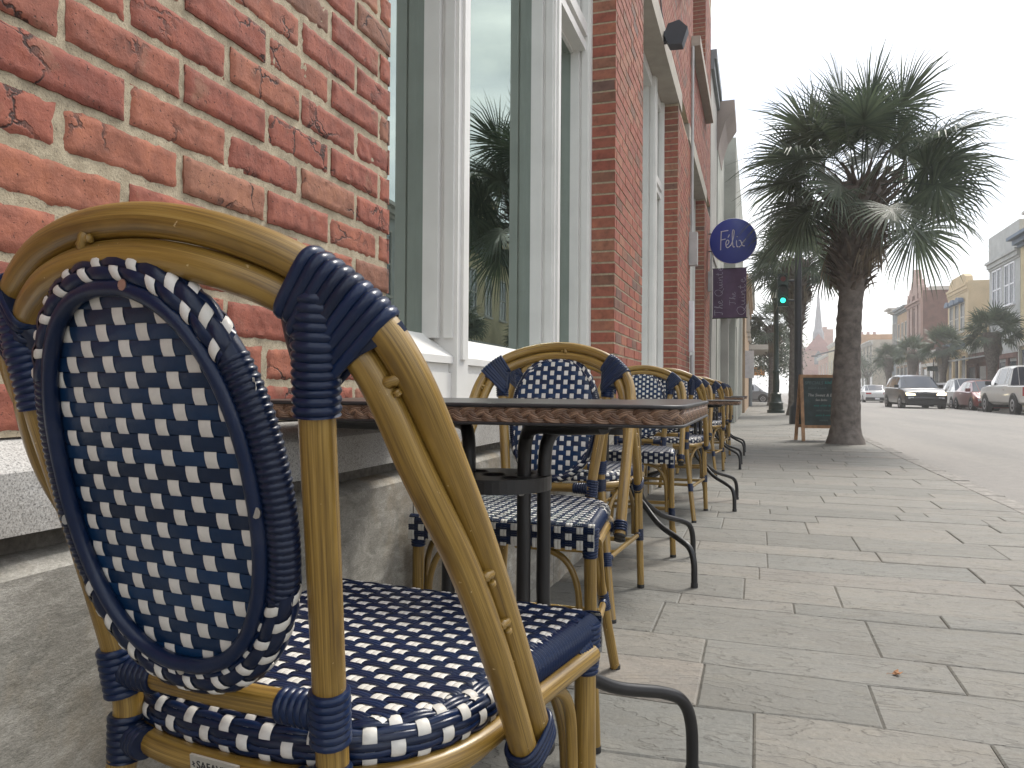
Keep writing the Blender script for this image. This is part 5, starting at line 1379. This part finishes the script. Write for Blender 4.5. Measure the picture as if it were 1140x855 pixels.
left_far = [(69.5, 84, 7.2, (.46, .28, .12), 'ochre building on the left past the crossing'), (84.3, 104, 6.0, (.35, .25, .2), 'brown building on the left farther past the crossing'), (104.5, 150, 8, (.3, .27, .24), 'long grey brown block far along the left side')]
for a, b, h, c, lb in left_far:
    facade('distant_building', lb, XF-.3, a, b, h, stucco('faded_stucco', c), side=-1, wins=wrow(a, b, 4, 4, 5.6, 1.0), cornice=.35, ground=dict(n=4, z=3.2))
t = thing('shop_sign', 'small orange and yellow shop sign beyond the crossing on the left', 'sign', (.1, 72, 2.6)); mb = MB(); mb.box(-.5, .5, -.05, .05, -.4, .4); mb.build('panel', plain('orange_sign', (.5, .2, .03), .6), t); mb = MB(); mb.box(-1.2, -.5, -.03, .03, .2, .26); mb.build('bracket', M['poleblack'], t)
# church and castellated building closing the view
pk = stucco('pink_stucco', (.34, .19, .15)); pk2 = stucco('dusty_brick', (.26, .11, .095)); stone = stucco('grey_spire_stone', (.22, .22, .24))
def PXY(px, d):  # direction from the camera -> x, y at depth d
    l = (px-570)/850*d; p_ = radians(17.85); return l*cos(p_)-d*sin(p_), l*sin(p_)+d*cos(p_)
x, y = PXY(911, 200); t = thing('church', 'distant pink church with a slender grey spire at the end of the street', 'church', (x, y, 0), radians(-3))
mb = MB(); mb.box(-3.2, 3.2, 0, 9, -.5, 11.5); mb.build('tower', pk, t)
mb = MB(); mb.prism([(-3.6, 11.5), (3.6, 11.5), (0, 16)], 1, -.4, 9); mb.build('gable', pk2, t)
mb = MB(); mb.lathe([(1.5, 12), (1.4, 16.5), (1.0, 17.5), (.06, 29)], (0, 3.5, 0), 8); mb.build('spire', stone, t)
mb = MB(); mb.prism([(-1, 8), (1, 8), (1, 10.2), (0, 11.6), (-1, 10.2)], 1, -.15, .0); mb.build('rose_window', M['pane'], t)
mb = MB(); mb.box(-3.8, 3.8, -.5, .1, 0, 6.5); mb.build('porch', pk2, t)
x, y = PXY(900, 205); t = thing('pink_hall', 'distant pink hall wall left of the church spire', 'building', (x, y, 0)); mb = MB(); mb.box(-3.5, 2.5, 0, 10, -.5, 12.5); mb.build('wall', pk, t); mb = MB(); mb.box(-3.6, 2.6, -.15, 10, 12.501, 12.9); mb.build('coping', trimw, t)
x, y = PXY(928, 212); t = thing('castellated_building', 'distant dusty pink building with battlements right of the church spire', 'building', (x, y, 0)); mb = MB(); mb.box(-6.5, 12, 0, 12, -.5, 13.4); mb.build('wall', pk, t)
mb = MB()
for k in range(10): mb.box(-6.4+k*1.85, -5.4+k*1.85, -.05, .6, 13.401, 14.3)
mb.build('battlement', pk, t)
mb = MB(); mb.box(-4.2, -.2, -.8, 4, -.5, 18.2); mb.box(-2.8, -1.8, -.9, 4.01, 18.201, 18.9); mb.build('corner_turret', pk, t)
x, y = PXY(963, 225); t = thing('battlement_tower', 'distant square brick tower top right of the big palm trunk', 'tower', (x, y, 0)); mb = MB(); mb.box(-3, 3, 0, 6, -.5, 17.6); mb.build('wall', pk2, t)
mb = MB()
for k in range(4): mb.box(-3+k*1.7, -2.2+k*1.7, -.03, .6, 17.601, 18.6)
mb.build('battlement', pk2, t)
x, y = PXY(968, 190); t = thing('cream_block', 'distant cream block right of the big palm trunk', 'building', (x, y, 0)); mb = MB(); mb.box(-6, 14, 0, 10, -.5, 9.6); mb.build('wall', stucco('cream_block_stucco', (.46, .42, .30)), t); mb = MB(); mb.box(-6.1, 14.1, -.2, 10, 9.601, 10); mb.build('coping', trimw, t)
# leafy street trees closing the left side beyond the crossing
def leafy(label, x, y, h, r, seed):
    rng = random.Random(seed); t = thing('leafy_tree', label, 'tree', (x, y, 0))
    mb = MB(); mb.sweep(crom([(0, 0, 0), (.1, .1, h*.3), (-.05, 0, h*.6)], 4), [.16]*5+[.10]*4, seg=8)
    cl = []
    for k in range(9):
        a = rng.uniform(0, 6.28); q = V((cos(a)*r*.65, sin(a)*r*.65, h*rng.uniform(.5, .95))); cl.append(q); mb.sweep([(0, 0, h*.45), q*.6+V((0, 0, h*.2)), q], [.07, .045, .02], seg=5)
    mb.build('trunk', M['bark'], t); mb = MB()
    for k in range(2400):
        c = rng.choice(cl); q = c+V((rng.gauss(0, .36), rng.gauss(0, .36), rng.gauss(0, .32)))*r*.8; s_ = rng.uniform(.05, .11)
        a = V((rng.uniform(-1, 1), rng.uniform(-1, 1), rng.uniform(-1, 1))).normalized(); b = a.orthogonal().normalized()
        mb.add([q-a*s_, q+b*s_*.5, q+a*s_, q-b*s_*.5], [(0, 1, 2, 3)], [(0, 0, rng.random())]*4)
    mb.build('crown', M['frond'], t)
leafy('bushy green tree on the near sidewalk left of the street lamp', .95, 47, 4.6, 1.5, 1)
leafy('small green tree farther along the near sidewalk by the crossing', 1.0, 55, 4.2, 1.5, 2)
leafy('tree across the street beyond the parked cars near the side street', 12.6, 101, 5.5, 2.2, 3)

# ---------------------------------------------------------------- camera, sky, light
cam = bpy.data.cameras.new('camera'); co = bpy.data.objects.new('camera', cam); COL.objects.link(co); S.camera = co
psi, pit, rol = radians(17.85), radians(.44), radians(.4)
f = V((-sin(psi)*cos(pit), cos(psi)*cos(pit), sin(pit))); r = V((cos(psi), sin(psi), 0)); u = r.cross(f)
r2 = r*cos(rol)+u*sin(rol); u2 = u*cos(rol)-r*sin(rol)
co.matrix_world = Matrix(((r2.x, u2.x, -f.x, 0), (r2.y, u2.y, -f.y, 0), (r2.z, u2.z, -f.z, H), (0, 0, 0, 1)))
cam.sensor_fit = 'HORIZONTAL'; cam.sensor_width = 36; cam.lens = 36*850/1140; cam.clip_start = .01; cam.clip_end = 6000
W = bpy.data.worlds.new('World'); S.world = W; W.use_nodes = True; nt = W.node_tree
bg = nt.nodes['Background']; sky = nt.nodes.new('ShaderNodeTexSky'); sky.sky_type = 'NISHITA'; sky.sun_disc = False
SUN_EL, SUN_AZ = radians(52), radians(28)   # azimuth measured from +Y towards +X
sky.sun_elevation = SUN_EL; sky.sun_rotation = SUN_AZ; sky.dust_density = 2.5
tc = nt.nodes.new('ShaderNodeTexCoord')
mp = nt.nodes.new('ShaderNodeMapping'); mp.inputs['Scale'].default_value = (1, 1, 3.2); nt.links.new(tc.outputs['Generated'], mp.inputs[0])
cn = noise(nt, mp.outputs[0], 1.9, 7, .55)
cov = ramp(nt, cn, [(.36, 0), (.56, 1)])
bright = ramp(nt, noise(nt, mp.outputs[0], 3.1, 6, .55), [(.3, (4.6, 5.1, 5.7)), (.7, (13.5, 13.4, 13.2))])
bl = N(nt, 'ShaderNodeMix', data_type='RGBA'); nt.links.new(cov, bl.inputs[0]); nt.links.new(sky.outputs[0], bl.inputs[6]); nt.links.new(bright, bl.inputs[7])
nt.links.new(bl.outputs[2], bg.inputs[0]); bg.inputs[1].default_value = .105
sl = bpy.data.lights.new('sun', 'SUN'); so = bpy.data.objects.new('sun', sl); COL.objects.link(so)
sl.energy = 2.0; sl.angle = radians(17); sl.color = (1, .95, .87)
d = V((sin(SUN_AZ)*cos(SUN_EL), cos(SUN_AZ)*cos(SUN_EL), sin(SUN_EL))); so.rotation_euler = d.to_track_quat('Z', 'Y').to_euler(); so.location = (6, 10, 20)
S.view_settings.view_transform = 'Standard'; S.view_settings.look = 'None'; S.view_settings.exposure = .92; S.view_settings.gamma = 1
S.cycles.max_bounces = 7; S.cycles.diffuse_bounces = 3; S.cycles.glossy_bounces = 4; S.cycles.transmission_bounces = 4; S.cycles.transparent_max_bounces = 10
S.cycles.sample_clamp_indirect = 6; S.cycles.use_denoising = True

# the air itself
hm = bpy.data.materials.new('haze'); hm.use_nodes = True; hn = hm.node_tree
hn.nodes.remove(hn.nodes['Principled BSDF']); pv = hn.nodes.new('ShaderNodeVolumePrincipled'); pv.inputs['Color'].default_value = (1, 1, 1, 1); pv.inputs['Density'].default_value = .0014
pv.inputs['Anisotropy'].default_value = .3
hn.links.new(pv.outputs[0], [n for n in hn.nodes if n.type == 'OUTPUT_MATERIAL'][0].inputs['Volume'])
mb = MB(); mb.box(-1500, 1500, -1500, 1500, -1.6, 32); hz = mb.build('haze', hm); hz['kind'] = 'stuff'
S.cycles.volume_bounces = 1; S.cycles.volume_step_rate = 10
